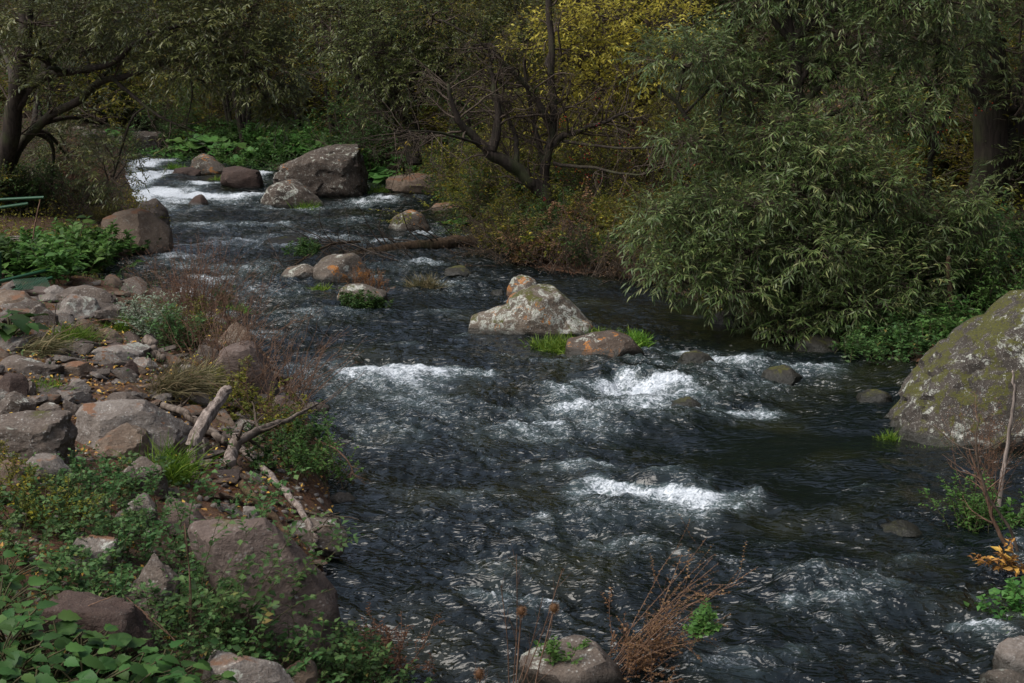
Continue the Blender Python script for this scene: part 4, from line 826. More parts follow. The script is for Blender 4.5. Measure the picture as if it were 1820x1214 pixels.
# ---- generic background trees and bushes: a few prototypes, copied with their parts
def proto_tree(seed, h, leafl, leafw, tm, n, per, wide=1.0):
    rng = np.random.default_rng(seed); t = thing('slope_tree', '', 'tree', (0, 0, 0)); a, b, l = Acc(), Acc(), Acc()
    k = rng.integers(1, 4); Ps, Rs = [], []
    for i in range(k):
        an = rng.uniform(0, 6.28); P = spline([(0, 0, -.3), (math.cos(an) * .3, math.sin(an) * .3, h * .3), (math.cos(an) * .7 + rng.normal() * .3, math.sin(an) * .7, h * .65), (math.cos(an) * 1.1, math.sin(an) * 1.1, h)], 12); R = np.linspace(.13 / k ** .5, .03, 12)
        Ps.append(P); Rs.append(R); v, q = tubes(P[None], R[None], 7); a.add(v, Q=q)
    Ps = np.array(Ps); Rs = np.array(Rs)
    P1, R1 = sub(rng, Ps, Rs, 26, .2, 1, .95, -1.5, 8, .16, (0, 0, .05), .5, .012); v, q = tubes(P1, R1, 4); a.add(v, Q=q)
    P2, R2 = sub(rng, P1, R1, 130, .2, 1, .8, -.7, 6, .16, (0, 0, 0), .6, .006); v, q = tubes(P2, R2, 3); b.add(v, Q=q)
    nl = 10; E = P1[rng.choice(len(P1), nl, replace=False), -1]
    lobe_crown(rng, [(e, np.array([.9, .9, .55]) * rng.uniform(.8, 1.25) * wide, n // nl) for e in E], b, l, (leafl, leafw, tm), .5, per, .2, 4)
    link('trunk', a.mesh('trunk', M['bark'], True), t); link('branches', b.mesh('branches', M['twig'], True), t); link('crown', l.mesh('crown', M['olive']), t)
    return t
def proto_bush(seed, h, w, leafl, leafw, tm, n, per, stemn=16):
    rng = np.random.default_rng(seed); t = thing('bush', '', 'bush', (0, 0, 0)); b, l = Acc(), Acc()
    D = unit(np.stack([rng.normal(size=stemn) * .6, rng.normal(size=stemn) * .6, np.ones(stemn)], 1)); P, R = grow(rng, rng.normal(size=(stemn, 3)) * [.12 * w, .12 * w, 0], D, rng.uniform(.6, 1.15, stemn) * h, np.full(stemn, .012), 8, .13, (0, 0, -.03)); v, q = tubes(P, R, 4); b.add(v, Q=q)
    P2, R2 = sub(rng, P, R, n, .15, 1, .8, .38, 5, .18, (0, 0, -.03), .6, .003); P2[:, :, 2] = np.maximum(P2[:, :, 2], .02); v, q = tubes(P2, R2, 3); b.add(v, Q=q)
    V, F, a = twig_leaves(rng, P2, per, leafl, leafw, tm, .15); l.add(V, F, a=a)
    link('branches', b.mesh('branches', M['twig'], True), t); link('crown', l.mesh('crown', M['green']), t); return t
PT = [proto_tree(41, 6.5, .085, .42, DIAM, 900, 8), proto_tree(42, 7.5, .09, .5, DIAM, 800, 8), proto_tree(43, 6.0, .075, .38, DIAM, 900, 8, 1.15), proto_tree(44, 5.0, .08, .45, DIAM, 450, 7)]
BT = [proto_bush(51, 1.5, 1.6, .07, .5, OVATE4, 300, 9), proto_bush(52, 1.1, 1.5, .06, .45, DIAM, 380, 9), proto_bush(53, 1.9, 1.8, .065, .3, DIAM, 420, 10), proto_bush(54, .7, 1.3, .08, .6, OVATE4, 200, 8), proto_bush(55, 1.4, 1.5, .05, .35, DIAM, 130, 5)]
used = set()
def put_tree(pi, px, y, s, mt, label, group='trees on the wooded slope'):
    p = g(px, y); r = PT[pi]
    if pi not in used: used.add(pi); first = True
    copy_thing(r, p, RNG.uniform(0, 6.28), s, label, group, {'crown': M[mt]})
BG = [(0,540,44,1.0,'orange','tree with orange yellow leaves behind the grey willow'),(1,470,50,1.0,'olive','olive tree far up the slope above the leafy bank'),(2,600,40,1.0,'yellow_green','yellow green tree left of the silvery willow'),(3,420,44,.9,'olive','slender olive tree above the leafy far bank'),
      (1,680,43,1.0,'olive','olive tree behind the silvery willow'),(0,800,38,1.0,'yellow_green','yellow green tree behind the bare tree'),(2,880,42,1.1,'olive','olive tree on the slope above the bare tree'),(3,960,34,1.0,'yellow_green','small yellowing tree just behind the bare tree'),
      (1,1060,36,1.1,'olive','olive tree behind the yellow leaved tree'),(0,1180,31,1.0,'yellow_green','yellowing tree between the yellow tree and the willow'),(2,1270,33,1.2,'green','green tree behind the top of the willow'),(1,1400,30,1.1,'green','green tree hidden behind the middle of the willow'),
      (0,1540,28,1.1,'green','green tree behind the willow near the dark trunk'),(2,1680,27,1.1,'yellow_green','yellowing tree behind the dark trunk'),(3,1800,25,1.1,'yellow_green','yellowing tree at the right edge'),(1,1900,24,1.1,'green','green tree beyond the right edge trunk'),
      (2,300,52,1.0,'yellow_green','yellowing tree up the valley'),(0,180,55,1.1,'olive','olive tree at the head of the valley'),(3,90,44,1.1,'olive','thin olive tree behind the leaning tree'),(1,0,40,1.1,'olive','olive tree behind the leaning trunk'),(2,-90,34,1.1,'green','green tree left of the leaning trunk'),
      (0,380,58,1.2,'olive','tree on the valley skyline above the cascade'),(1,740,52,1.3,'olive','tree high on the slope behind the silvery willow'),(0,1000,48,1.3,'olive','tree high on the slope behind the bare tree'),(2,560,56,1.3,'orange','orange tree high on the far slope'),(1,240,66,1.4,'olive','tree closing the head of the valley'),(3,860,33,.9,'green','slim green tree behind the bare stems'),(3,1120,32,1.0,'olive','slim tree behind the yellow sprays')]
for pi, px, y, s, mt, lb in BG: put_tree(pi, px, y, s, mt, lb)
def put_bush(pi, p, s, mt, label, group):
    copy_thing(BT[pi], p, RNG.uniform(0, 6.28), s, label, group, {'crown': M[mt]})
# bushes by zone: label, group, material choices, prototypes, list of (px range, distance range), count, scale
BZ = [('on the far bank beneath the silvery willow', 'bushes on the far bank', ['green','olive'], [0,1,3], (560,860), (30.5,36), 18, .9),
      ('in the thicket behind the bare tree', 'thicket behind the bare tree', ['olive','yellow_green','green'], [0,1,2], (780,1230), (27,32), 34, 1.1),
      ('at the foot of the bare tree', 'bushes at the foot of the bare tree', ['green','olive','yellow_green'], [1,3,4], (880,1240), (21.8,26), 34, .8),
      ('on the undercut bank right of the log', 'bushes on the undercut bank', ['olive','green','brown_leaf'], [1,3,4], (900,1230), (19.8,23.5), 30, .65),
      ('by the far waterline left of the bare tree', 'bushes left of the bare tree', ['yellow_green','green'], [1,3], (840,960), (25.5,28), 7, .7),
      ('above the leafy far bank', 'bushes above the leafy bank', ['green','bright_green','olive'], [1,3,2], (300,680), (44,52), 26, 1.1),
      ('on the slope up the valley', 'bushes up the valley', ['olive','yellow_green','green'], [2,0], (60,430), (52,66), 16, 2.2),
      ('beneath the willow', 'bushes beneath the willow', ['green'], [0,1,3], (1180,1600), (17.6,21.5), 24, .7),
      ('above the mossy boulder', 'bushes above the mossy boulder', ['green','bright_green'], [1,3], (1640,1880), (15.6,20), 16, .75),
      ('behind the dark trunk', 'bushes behind the dark trunk', ['olive','yellow_green','green'], [0,1,2], (1600,1950), (21,25), 18, 1.05),
      ('on the wooded slope between the trunks', 'bushes on the wooded slope', ['olive','green','yellow_green'], [0,2], (600,1500), (33,42), 32, 1.65),
      ('high on the wooded slope', 'bushes high on the wooded slope', ['olive','green','yellow_green','orange'], [0,2], (380,1100), (44,60), 30, 2.5),
      ('under the leaning tree', 'bushes under the leaning tree', ['olive','green','brown_leaf'], [1,2,4], (-60,165), (24,32), 20, .9),
      ('on the left bank by the cascade', 'bushes by the cascade', ['green','brown_leaf','olive'], [1,4], (110,195), (25,34), 10, .5)]
for lb, gp, mts, pis, (x0, x1), (y0, y1), n, s in BZ:
    k = 0; tries = 0
    while k < n and tries < 900:
        tries += 1; y = RNG.uniform(y0, y1); px = RNG.uniform(x0, x1); p = g(px, y); sl_, sr_ = sdf(p[0], p[1])
        if max(float(sl_), float(sr_)) < 0.12 or (640 < px < 850 and y < 36.5): continue
        f = RNG.uniform(.7, 1.25); mt = str(RNG.choice(mts)); put_bush(int(RNG.choice(pis)), p, s * f, mt, spell('bush', lb, px, x0, x1, y, y0, y1, f, mt), gp); k += 1
for k in range(46):
    px = RNG.uniform(120, 1500); y = RNG.uniform(37, 62) if px > 420 else RNG.uniform(56, 70); f = RNG.uniform(.8, 1.3); mt = str(RNG.choice(['olive', 'olive', 'yellow_green', 'green', 'orange'], p=[.3, .2, .25, .15, .1]))
    copy_thing(PT[int(RNG.integers(4))], g(px, y), RNG.uniform(0, 6.28), f * 1.1, spell('tree', 'filling the wooded slope behind', px, 120, 1500, y, 37, 70, f, mt), 'trees filling the slope', {'crown': M[mt]})
for r in PT + BT:
    for ch in list(r.children): bpy.data.objects.remove(ch)
    bpy.data.objects.remove(r)
# bush with red berries
def berry_bush(px, y, label, s):
    rng = np.random.default_rng(int(px)); p = g(px, y); t = thing('berry_bush', label, 'bush', p); b, l, r = Acc(), Acc(), Acc()
    D = unit(np.stack([rng.normal(size=20) * .5, rng.normal(size=20) * .5, np.ones(20)], 1)); P, R = grow(rng, rng.normal(size=(20, 3)) * [.2, .2, 0], D, rng.uniform(.7, 1.2, 20) * 2.1 * s, np.full(20, .012), 8, .12, (0, 0, -.04)); v, q = tubes(P, R, 4); b.add(v, Q=q)
    P2, R2 = sub(rng, P, R, 260, .2, 1, .8, .35, 5, .18, (0, 0, -.05), .6, .003); v, q = tubes(P2, R2, 3); b.add(v, Q=q); V, F, a = twig_leaves(rng, P2, 6, .055, .5, DIAM, .15); l.add(V, F, a=a)
    U, Fi = ico(1); k = rng.choice(len(P2), 60); S = (P2[k, -1][:, None] + rng.normal(size=(60, 3, 3)) * .04).reshape(-1, 3); r.add(S[:, None] + U[None] * .012, (Fi[None] + np.arange(len(S))[:, None, None] * len(U)).reshape(-1, 3), a=np.repeat(rng.random(len(S)), len(U)))
    link('branches', b.mesh('branches', M['twig'], True), t); link('crown', l.mesh('crown', M['olive']), t); link('berries', r.mesh('berries', M['red']), t)
berry_bush(1105, 25.4, 'bush dotted with red berries right of the bare tree', 1.0); berry_bush(1150, 26.0, 'second red berried bush nearer the willow', 1.1); berry_bush(1795, 21.4, 'bush with a few red berries at the right edge', .9)
#==PLANTS==
# ------------------------------------------------------------------ herbs, grasses and the rest
def leaf_big(seed, lobed=False):
    rng = np.random.default_rng(seed); nr, na = 4, 18; V = [(0, 0, 0)]; an = np.linspace(-2.75, 2.75, na)
    for i in range(1, nr + 1):
        f = i / nr
        for a in an:
            R = (.55 + .38 * math.cos(a / 2) ** 2 + (.16 * math.cos(a * 5) if lobed else .03 * math.cos(a * 13))) * f; x, y = R * math.sin(a), R * math.cos(a)
            V.append((x * .85, y + .12, .10 * f * f * (1 + .6 * math.cos(a * 5)) - .16 * f * f * abs(math.cos(a)) + .03 * rng.normal() * f))
    T = [(0, 1 + j + 1, 1 + j) for j in range(na - 1)]; Q = [(1 + (i) * na + j, 1 + i * na + j + 1, 1 + (i + 1) * na + j + 1, 1 + (i + 1) * na + j) for i in range(nr - 1) for j in range(na - 1)]
    V = np.array(V); return mk_mesh('leaf', V, np.array(T), np.array(Q), {'tone': np.clip(.45 + .2 * rng.normal() + .15 * rng.normal(size=len(V)), 0, .95)}, True, [M['big_leaf']])
def leaf_nettle(seed):
    rng = np.random.default_rng(seed); n = 9; V, Q = [], []
    for i in range(n):
        f = i / (n - 1); w = .36 * math.sin(math.pi * min(1, (f * .93 + .07)) ** .8) * (1 + .12 * (-1) ** i); z = -.22 * f * f
        V += [(-w, f, z + .09 * w / .36), (0, f, z), (w, f, z + .09 * w / .36)]
        if i: b = 3 * (i - 1); Q += [(b, b + 1, b + 4, b + 3), (b + 1, b + 2, b + 5, b + 4)]
    return mk_mesh('leaf', np.array(V), None, np.array(Q), {'tone': np.full(len(V), rng.random())}, True, [M['big_leaf']])
BL = [leaf_big(i, False) for i in range(4)]; LL = [leaf_big(10 + i, True) for i in range(3)]; NL = [leaf_nettle(i) for i in range(5)]
def rosette(name, label, p, nleaf, size, height, meshes, group=None, mat=None, spread=.55, cat='plant', seed=0):
    """large leaved plant: every leaf and its stalk are parts"""
    rng = np.random.default_rng(seed + int(abs(p[0]) * 1000) % 9999); t = thing(name, label, cat, p, group); acc = Acc(); Ps = []
    for i in range(nleaf):
        a = i * 2.4 + rng.uniform(-.4, .4); r = spread * height * (i / nleaf) ** .5 * rng.uniform(.8, 1.25) * 1.6; h = height * rng.uniform(.55, 1.1) * (1.1 - .4 * i / nleaf)
        e = np.array([math.cos(a) * r, math.sin(a) * r, h]); Ps.append(spline([(0, 0, -.03), e * [.35, .35, .6], e], 6)); s = size * rng.uniform(.65, 1.2)
        Y = Vector((math.cos(a), math.sin(a), rng.uniform(-.35, .25))).normalized(); Z = Vector((rng.normal() * .25, rng.normal() * .25 - .15, 1)); X = Y.cross(Z).normalized(); Z = X.cross(Y)
        lo = link('leaf', meshes[rng.integers(len(meshes))], t); lo.matrix_local = Matrix.Translation(e) @ Matrix((X, Y, Z)).transposed().to_4x4() @ Matrix.Scale(s, 4)
        if mat: lo.material_slots[0].link = 'OBJECT'; lo.material_slots[0].material = mat
    v, q = tubes(np.array(Ps), np.full((nleaf, 6), size * .035 + .001), 4); acc.add(v, Q=q); link('stems', acc.mesh('stems', M['green_stem'], True), t); return t
HC = {}
def herb(name, label, p, n, h, leaf, per, mt, lean=(0, 0, 0), spread=.35, group=None, cat='plant', tm=OVATE4, branch=3, stem='green_stem', seed=0, sr=.0035, base=.05, f0=.15, wig=.09, droop=.15):
    rng = np.random.default_rng(seed + int(abs(p[0] * 977 + p[1] * 131)) % 9999); t = thing(name, label, cat, p, group); b, l = Acc(), Acc()
    key = (n, h, leaf, per, mt, tuple(lean), spread, branch, stem, base); have = HC.setdefault(key, [])
    if len(have) >= 3:                                  # alike plants share mesh data
        m1, m2 = have[rng.integers(len(have))]; link('stems', m1, t)
        if m2: link('foliage', m2, t)
        t.rotation_euler = (0, 0, rng.uniform(-.5, .5) if np.any(lean) else rng.uniform(0, 6.28)); t.scale = (rng.uniform(.85, 1.15),) * 3; return t
    D = unit(np.stack([rng.normal(size=n) * spread, rng.normal(size=n) * spread, np.ones(n)], 1) + np.asarray(lean)); P, R = grow(rng, rng.normal(size=(n, 3)) * [base, base, 0] + [0, 0, -.02], D, rng.uniform(.55, 1.1, n) * h, np.full(n, sr), 9, wig, np.array(lean) * .08, .4); v, q = tubes(P, R, 4); b.add(v, Q=q)
    if branch: 
        P2, R2 = sub(rng, P, R, n * branch, .25, .95, .7, .3, 5, wig * 1.5, (0, 0, .02), .6, sr * .4); v, q = tubes(P2, R2, 3); b.add(v, Q=q)
        if per: V, F, a = twig_leaves(rng, P2, per, leaf[0] * .85, leaf[1], tm, droop, .95, f0); l.add(V, F, a=a)
    if per: V, F, a = twig_leaves(rng, P, per * 2, leaf[0], leaf[1], tm, droop, 1.05, f0); l.add(V, F, a=a)
    m1 = b.mesh('stems', M[stem], True); m2 = l.mesh('foliage', M[mt]) if l.V else None; have.append((m1, m2)); link('stems', m1, t)
    if m2: link('foliage', m2, t)
    return t
def tuft(name, label, p, n, h, mt, lean=(0, 0, 0), rad=.06, spread=.5, width=.004, group=None, cat='grass tuft', seed=0):
    rng = np.random.default_rng(seed + int(abs(p[0] * 977 + p[1] * 131)) % 9999); m = 6; D = unit(np.stack([rng.normal(size=n) * spread, rng.normal(size=n) * spread, np.ones(n)], 1) + np.asarray(lean)); rad = np.broadcast_to(np.asarray(rad, float), (2,)) if np.ndim(rad) else np.array([rad, rad])
    S = np.stack([rng.normal(size=n) * rad[0], rng.normal(size=n) * rad[1], np.full(n, -.02)], 1); P, R = grow(rng, S, D, rng.uniform(.5, 1.15, n) * h, np.full(n, 1.), m, .08, (np.asarray(lean) * .15 + [0, 0, -.16]))
    T = unit(np.gradient(P, axis=1)); sd = unit(np.cross(T, rng.normal(size=(n, 1, 3)))); w = (width * np.array([.7, 1, .95, .8, .5, .08]))[None, :, None]
    V = np.stack([P - sd * w, P + sd * w], 2).reshape(-1, 3); i = np.arange(n)[:, None] * m * 2; j = np.arange(m - 1)[None] * 2; Q = np.stack([i + j, i + j + 1, i + j + 3, i + j + 2], -1).reshape(-1, 4)
    me = mk_mesh(name, V, None, Q, {'tone': np.repeat(rng.random(n), m * 2)}, False, [M[mt]]); o = link(name, me, loc=p); tag(o, label, cat, group); o['kind'] = 'thing'; return o
def up(p, dz): return np.array([p[0], p[1], p[2] + dz])
# bright grass on river rocks
G = hit_water
def gr(px, py, dz=0.0): q = hit_water(px, py); q[2] += dz; return q
tuft('grass_tuft', 'bright green grass skirt left of the orange lichened midstream boulder', gr(992, 622, .03), 1500, .17, 'grass', rad=(.13, .14), spread=.6, width=.005)
tuft('grass_tuft', 'bright grass tuft at the right end of the orange lichened boulder', gr(1128, 615, .05), 600, .16, 'grass', rad=(.07, .1), spread=.5, width=.005)
tuft('grass_tuft', 'strip of grass between the peaked boulder and the orange one', gr(1062, 604, .06), 500, .13, 'grass', rad=(.22, .06), spread=.5, width=.005)
for px, py, s, lb in [(545,372,.25,'bright grass tuft at the foot of the pale wedge boulder'),(388,325,.22,'yellow green grass on the cascade blocks'),(676,345,.3,'grass tuft right of the tallest upstream boulder'),(573,518,.15,'tiny bright grass tuft in the river left of the weedy boulder'),(628,790,.08,'tiny yellow green tuft in the water below the dry twigs'),(310,302,.25,'grass at the left end of the cascade blocks')]:
    tuft('grass_tuft', lb, gr(px, py, .02), 260, s, 'grass', rad=s * .45, spread=.7, width=.006 if py < 400 else .004)
tuft('grass_tuft', 'rusty tuft on the flat stone in mid river', gr(757, 520, .04), 420, .32, 'dry_grass', rad=(.1, .06), spread=.5)
tuft('grass_tuft', 'green tuft at the foot of the huge mossy boulder', gr(1578, 785, .0), 200, .14, 'grass', rad=.04, spread=.5)
tuft('grass_tuft', 'thin grass along the foot of the huge mossy boulder', gr(1655, 800, .0), 260, .08, 'grass', rad=(.25, .03), spread=.7)
# left bank tufts
for px, py, n, h, lean, mt, lb in [(300,700,900,.42,(.55,-.3,0),'dry_grass','long dry green grass tuft beside the grey stone'),(345,690,500,.34,(.5,-.2,0),'dry_grass','second dry grass tuft nearer the water'),(60,622,500,.3,(.8,-.3,0),'dry_grass','pale drooping grass tuft near the left edge'),(120,605,500,.2,(.2,0,0),'grass','low green grass behind the pale flat slab'),(210,585,260,.2,(0,0,0),'grass','short grass beside the slanting tan slab'),(300,850,400,.32,(.1,-.2,0),'grass','green grass tuft below the driftwood trunk'),(150,602,300,.2,(.3,0,0),'dry_grass','yellowed grass above the pale flat slab'),(420,560,260,.2,(0,0,0),'grass','grass at the tip of the little point'),(75,690,200,.12,(0,0,0),'grass','low green grass in the stony litter')]:
    tuft('grass_tuft', lb, hit_ground(px, py), n, h, mt, lean, .08, .45, .0035)
# leafy far bank: broad leaves counted as parts
k = 0
for px, y, n, s, h in [(300,41.5,14,.34,.5),(340,42,16,.36,.55),(262,43.5,14,.34,.5),(378,42,14,.34,.5),(410,41,16,.34,.5),(440,40.2,18,.32,.45),(475,40,16,.3,.45),(500,41.5,16,.32,.5),(545,41,16,.3,.5),(585,41.5,14,.3,.5),(255,46,12,.34,.5),(300,45,14,.34,.6),(350,46,14,.34,.6),(400,45,14,.34,.6),(450,44,14,.34,.6),(232,48,12,.36,.5),(520,44.5,14,.34,.6),(660,36.5,16,.3,.4),(690,35.5,12,.26,.35),(610,38,16,.3,.45),(640,38.5,14,.28,.45),(520,39.5,14,.28,.4),(565,39.3,14,.28,.4),(720,36.5,12,.24,.35),(430,39.2,14,.26,.35),(375,39.8,14,.3,.4)]:
    rosette('butterbur', spell('broad leaved plant', 'on the leafy far bank', px, 220, 730, y, 35, 48.5, n / 15, 'bright_green'), g(px, y), n, s, h, BL + LL, 'broad leaved plants on the far bank', M['bright_green'])
rosette('butterbur', 'broad leaved plant on the point by the fallen log', g(815, 28.2), 20, .26, .3, LL, None, M['bright_green'])
for px, y in [(775,27.5),(800,27.0)]: herb('herb', 'low green herb growing on the log bank', g(px, y), 24, .4, (.07, .5), 7, 'bright_green', group='herbs by the log')
for i, (px, y) in enumerate([(365,42.5),(395,40.6),(430,39.6),(470,39.3),(330,40.9),(520,40.3),(560,40.2),(610,39.6),(290,42.2),(345,44),(480,42.4),(420,43),(650,37.4),(560,43),(240,44.5)]):
    herb('herb', spell('weedy herb', 'between the far bank broad leaves', px, 230, 660, y, 37, 45, 1, 'green' if i % 2 else 'bright_green'), g(px, y), 34, .8, (.11, .5), 8, 'green' if i % 2 else 'bright_green', group='weeds on the far bank', sr=.006, spread=.5, base=.3)
# plants on the left bank under the leaning tree
for i, (px, py, s) in enumerate([(40,490,1.),(90,495,1.),(140,490,1.1),(165,470,1.),(110,460,1.1),(60,465,1.),(15,480,1.),(190,455,.8),(150,440,1.),(230,440,.6),(5,470,1.)]):
    herb('herb', spell('leafy plant', 'behind the green bench', px, 0, 240, -py, -497, -438, s, 'bright_green' if i % 3 else 'green'), hit_ground(px, py), 26, .5 * s, (.12, .5), 6, 'bright_green' if i % 3 else 'green', group='green plants on the left bank', sr=.005, spread=.7, base=.16)
rosette('mullein', 'broad leaved plant standing above the green plants on the left bank', hit_ground(140, 452), 9, .24, .5, NL, None, M['green'], .3)
rosette('dock_plant', 'dark green dock leaves at the left edge', hit_ground(18, 605), 16, .2, .2, NL, None, M['green'], .7)
# silvery shrub and the brown brush in front of the water
for k, (px, py) in enumerate([(285,610),(310,622),(335,618),(268,600)]):
    herb('silvery_shrub', ['silvery green shrub left part with feathery tips', 'green leafy shrub at the foot of the brown brush', 'shrub with dull green leaves right of the silvery one', 'pale silvery sprig at the left of the shrubs'][k], hit_ground(px, py), 34, .5, (.045, .3), 9, ['sage','herb','olive','sage'][k], cat='shrub', spread=.35, base=.08, tm=DIAM, wig=.07)
herb('dry_brush', 'tangle of bare brown brush leaning over the water', hit_ground(360, 575), 90, .95, (.018, .5), 7, 'brown_leaf', lean=(.12, 0, 0), cat='dry brush', spread=.42, base=.14, tm=DIAM, branch=6, stem='dry_twig', sr=.0035)
herb('dry_brush', 'smaller brown brush left of the main tangle', hit_ground(318, 580), 40, .8, (.018, .5), 6, 'brown_leaf', lean=(-.1, 0, 0), cat='dry brush', spread=.35, base=.1, tm=DIAM, branch=5, stem='dry_twig', sr=.003)
herb('weed', 'green weed at the tip of the little point', gr(398, 548, .05), 22, .3, (.05, .4), 6, 'green', spread=.7, cat='plant', base=.08)
herb('weed', 'rusty weeds on the low boulder in mid river', gr(655, 530, .05), 50, .42, (.02, .5), 7, 'orange', spread=.5, base=.12, stem='dry_twig', branch=5, tm=DIAM)
for px, py in [(622,552),(668,556),(640,556)]: herb('weed', 'green weed at the foot of the low weedy boulder', gr(px, py, .03), 22, .26, (.05, .5), 7, 'green', group='weeds on the mid river boulder', spread=.5, base=.07)
herb('weed', 'green weed on the round boulder under the fallen branches', gr(540, 488, .3), 34, .3, (.06, .4), 7, 'green', spread=.6, base=.12)
# twiggy dry arcs over the left bank
for px, py, lean, lb in [(385,680,(.5,-.1,0),'arching dry twigs above the driftwood'),(450,700,(.2,0,0),'dry twiggy weed at the left waterline'),(430,640,(.3,0,.1),'bare twigs in front of the upright block'),(480,760,(.1,0,0),'dry twigs hanging by the mossy stone'),(520,720,(.3,0,0),'dry twigs over the water beyond the mossy stone'),(420,600,(.3,.2,0),'bare twigs above the upright block'),(500,690,(.5,0,.1),'dry twiggy weed leaning out over the first rapid'),(365,640,(-.2,0,0),'dry twigs between the grass tuft and the large sloping rock')]:
    herb('dry_weed', lb, hit_ground(px, py), 22, .8, (.015, .5), 2, 'brown_leaf', lean=lean, cat='dry weed', spread=.45, base=.1, tm=DIAM, branch=5, stem='dry_twig', sr=.0035, wig=.14)
# nettles over the lower left
NT = [(40,905),(95,880),(150,870),(200,850),(120,920),(180,900),(60,850),(30,950),(110,980),(250,905),(160,960),(30,1000),(215,960),(80,1030),(150,1050),(200,1060),(260,1080),(310,960),(350,1000),(330,1080),(380,1060),(400,1120),(430,1080),(470,1120),(350,1140),(300,1150),(540,1150),(600,1180),(640,1200),(230,840),(170,830),(430,880),(520,1190),(450,1170)]
for i, (px, py) in enumerate(NT):
    p = hit_ground(px, py + 30); tall = 1.0 if px > 280 else .75
    px_, py_ = px, py
    zone = ('upper' if py < 900 else 'middle' if py < 1010 else 'lower') ; lab = {'upper': 'leafy green nettle among the stones below the grey boulders', 'middle': 'leafy green nettle above the domed boulder', 'lower': 'leafy green nettle right of the dark brown slab'}[zone]
    herb('nettle', spell('nettle', lab[19:], px, 0, 640, -py, -1190, -830, 1, 'green').replace('middling dark ', 'leafy ').replace(' row', ' rank'), p, 13 if px < 280 else 9, .34 * tall, (.036, .62), 6, 'herb', lean=(.15, -.1, 0), group='nettles, ' + zone, spread=.42, base=.13, seed=i, sr=.0026, branch=3)
for px, py in [(330,1130),(395,1150),(450,1110),(370,1050)]:
    herb('nettle', 'tall dark stemmed nettle reaching over the water, base ' + {330: 'beside the brown slab', 395: 'above the bottom grey boulder', 450: 'nearest the water', 370: 'highest of the four'}[px], hit_ground(px, py), 8, .75, (.045, .6), 7, 'herb', lean=(.55, -.05, 0), group='tall nettles', spread=.3, base=.06, sr=.003, branch=3)
for px, py, mt, lb in [(470,830,'green','leafy weeds under the driftwood by the water'),(500,800,'green','green weeds at the waterline above the dry twigs'),(530,840,'bright_green','bright weeds at the waterline'),(575,850,'bright_green','low bright plants at the water by the dry twigs'),(480,770,'olive','olive weeds behind the forked driftwood'),(420,730,'olive','olive weeds beneath the arching twigs'),(540,790,'green','trailing green weeds over the bank edge'),(380,700,'olive','low weeds beside the pale trunk')]:
    herb('weed', lb, hit_ground(px, py), 26, .34, (.035, .6), 7, mt, spread=.6, base=.14)
for px, py in [(30,890),(60,930),(10,860),(100,950)]: herb('yellow_weed', 'yellow flowered weed among the nettles at the left edge', hit_ground(px, py), 16, .28, (.02, .6), 9, 'yellow_green', group='yellow weeds at the left edge', spread=.4, base=.08)
# big leaves in the bottom left corner
FG = [(20,1120),(60,1135),(110,1150),(150,1170),(190,1185),(235,1195),(280,1205),(30,1180),(90,1200),(150,1215),(210,1235),(0,1230),(60,1250),(130,1265),(200,1280),(260,1260),(310,1225),(0,1160),(0,1060),(10,1010)]
for i, (px, py) in enumerate(FG):
    rosette('nettle' if i % 3 == 0 else 'butterbur', (spell('broad leaved clump', 'in the bottom left corner', px, -10, 321, -py, -1281, -1119, 1.0, 'green').replace('middling dark', 'low') if i < 18 else 'broad leaved plant at the left edge above the dark brown slab'), hit_ground(px, py + 45), 22, (.075 if i % 3 else .09), .18, NL if i % 4 else (BL[:2] + NL), 'broad leaves in the bottom left corner' if i < 18 else 'broad leaves at the left edge', None, .75, seed=i * 17)
# rusty weed and others at the bottom
herb('rusty_weed', 'rusty brown seeding weed leaning right over the bottom boulder', hit_ground(1090, 1195), 17, .92, (.016, .6), 16, 'brown_leaf', lean=(.62, 0, 0), cat='weed', spread=.26, base=.06, tm=OVATE4, branch=4, stem='dry_twig', sr=.004, wig=.08, f0=.3)
herb('rusty_weed', 'lower brown weed behind the rusty seeding weed', hit_ground(1130, 1205), 26, .42, (.02, .6), 10, 'brown_leaf', lean=(.4, 0, 0), cat='weed', spread=.45, base=.08, tm=DIAM, branch=5, stem='dry_twig', sr=.0026, wig=.07)
p = at(1245, 1085, 7.0); herb('green_sprig', 'bright green leafy sprig at the tip of the rusty weed', np.array([p[0] - .05, p[1], p[2] - .12]), 16, .2, (.036, .7), 6, 'bright_green', lean=(.5, 0, 0), spread=.5, base=.05, sr=.0018, branch=2)
herb('weed', 'small green weed in front of the bottom boulder', hit_ground(985, 1225), 14, .3, (.04, .5), 7, 'bright_green', spread=.2, base=.03)
herb('rusty_weed', 'rusty bush beside the water at the bottom left', hit_ground(655, 1200), 60, .32, (.02, .5), 8, 'brown_leaf', cat='weed', spread=.5, base=.09, stem='dry_twig', branch=5)
for px, py in [(600,1190),(640,1215),(680,1230),(575,1215)]: herb('nettle', 'green nettle at the water under the rusty bush', hit_ground(px, py), 14, .22, (.034, .6), 6, 'herb', group='nettles at the bottom water edge', spread=.5, base=.08)
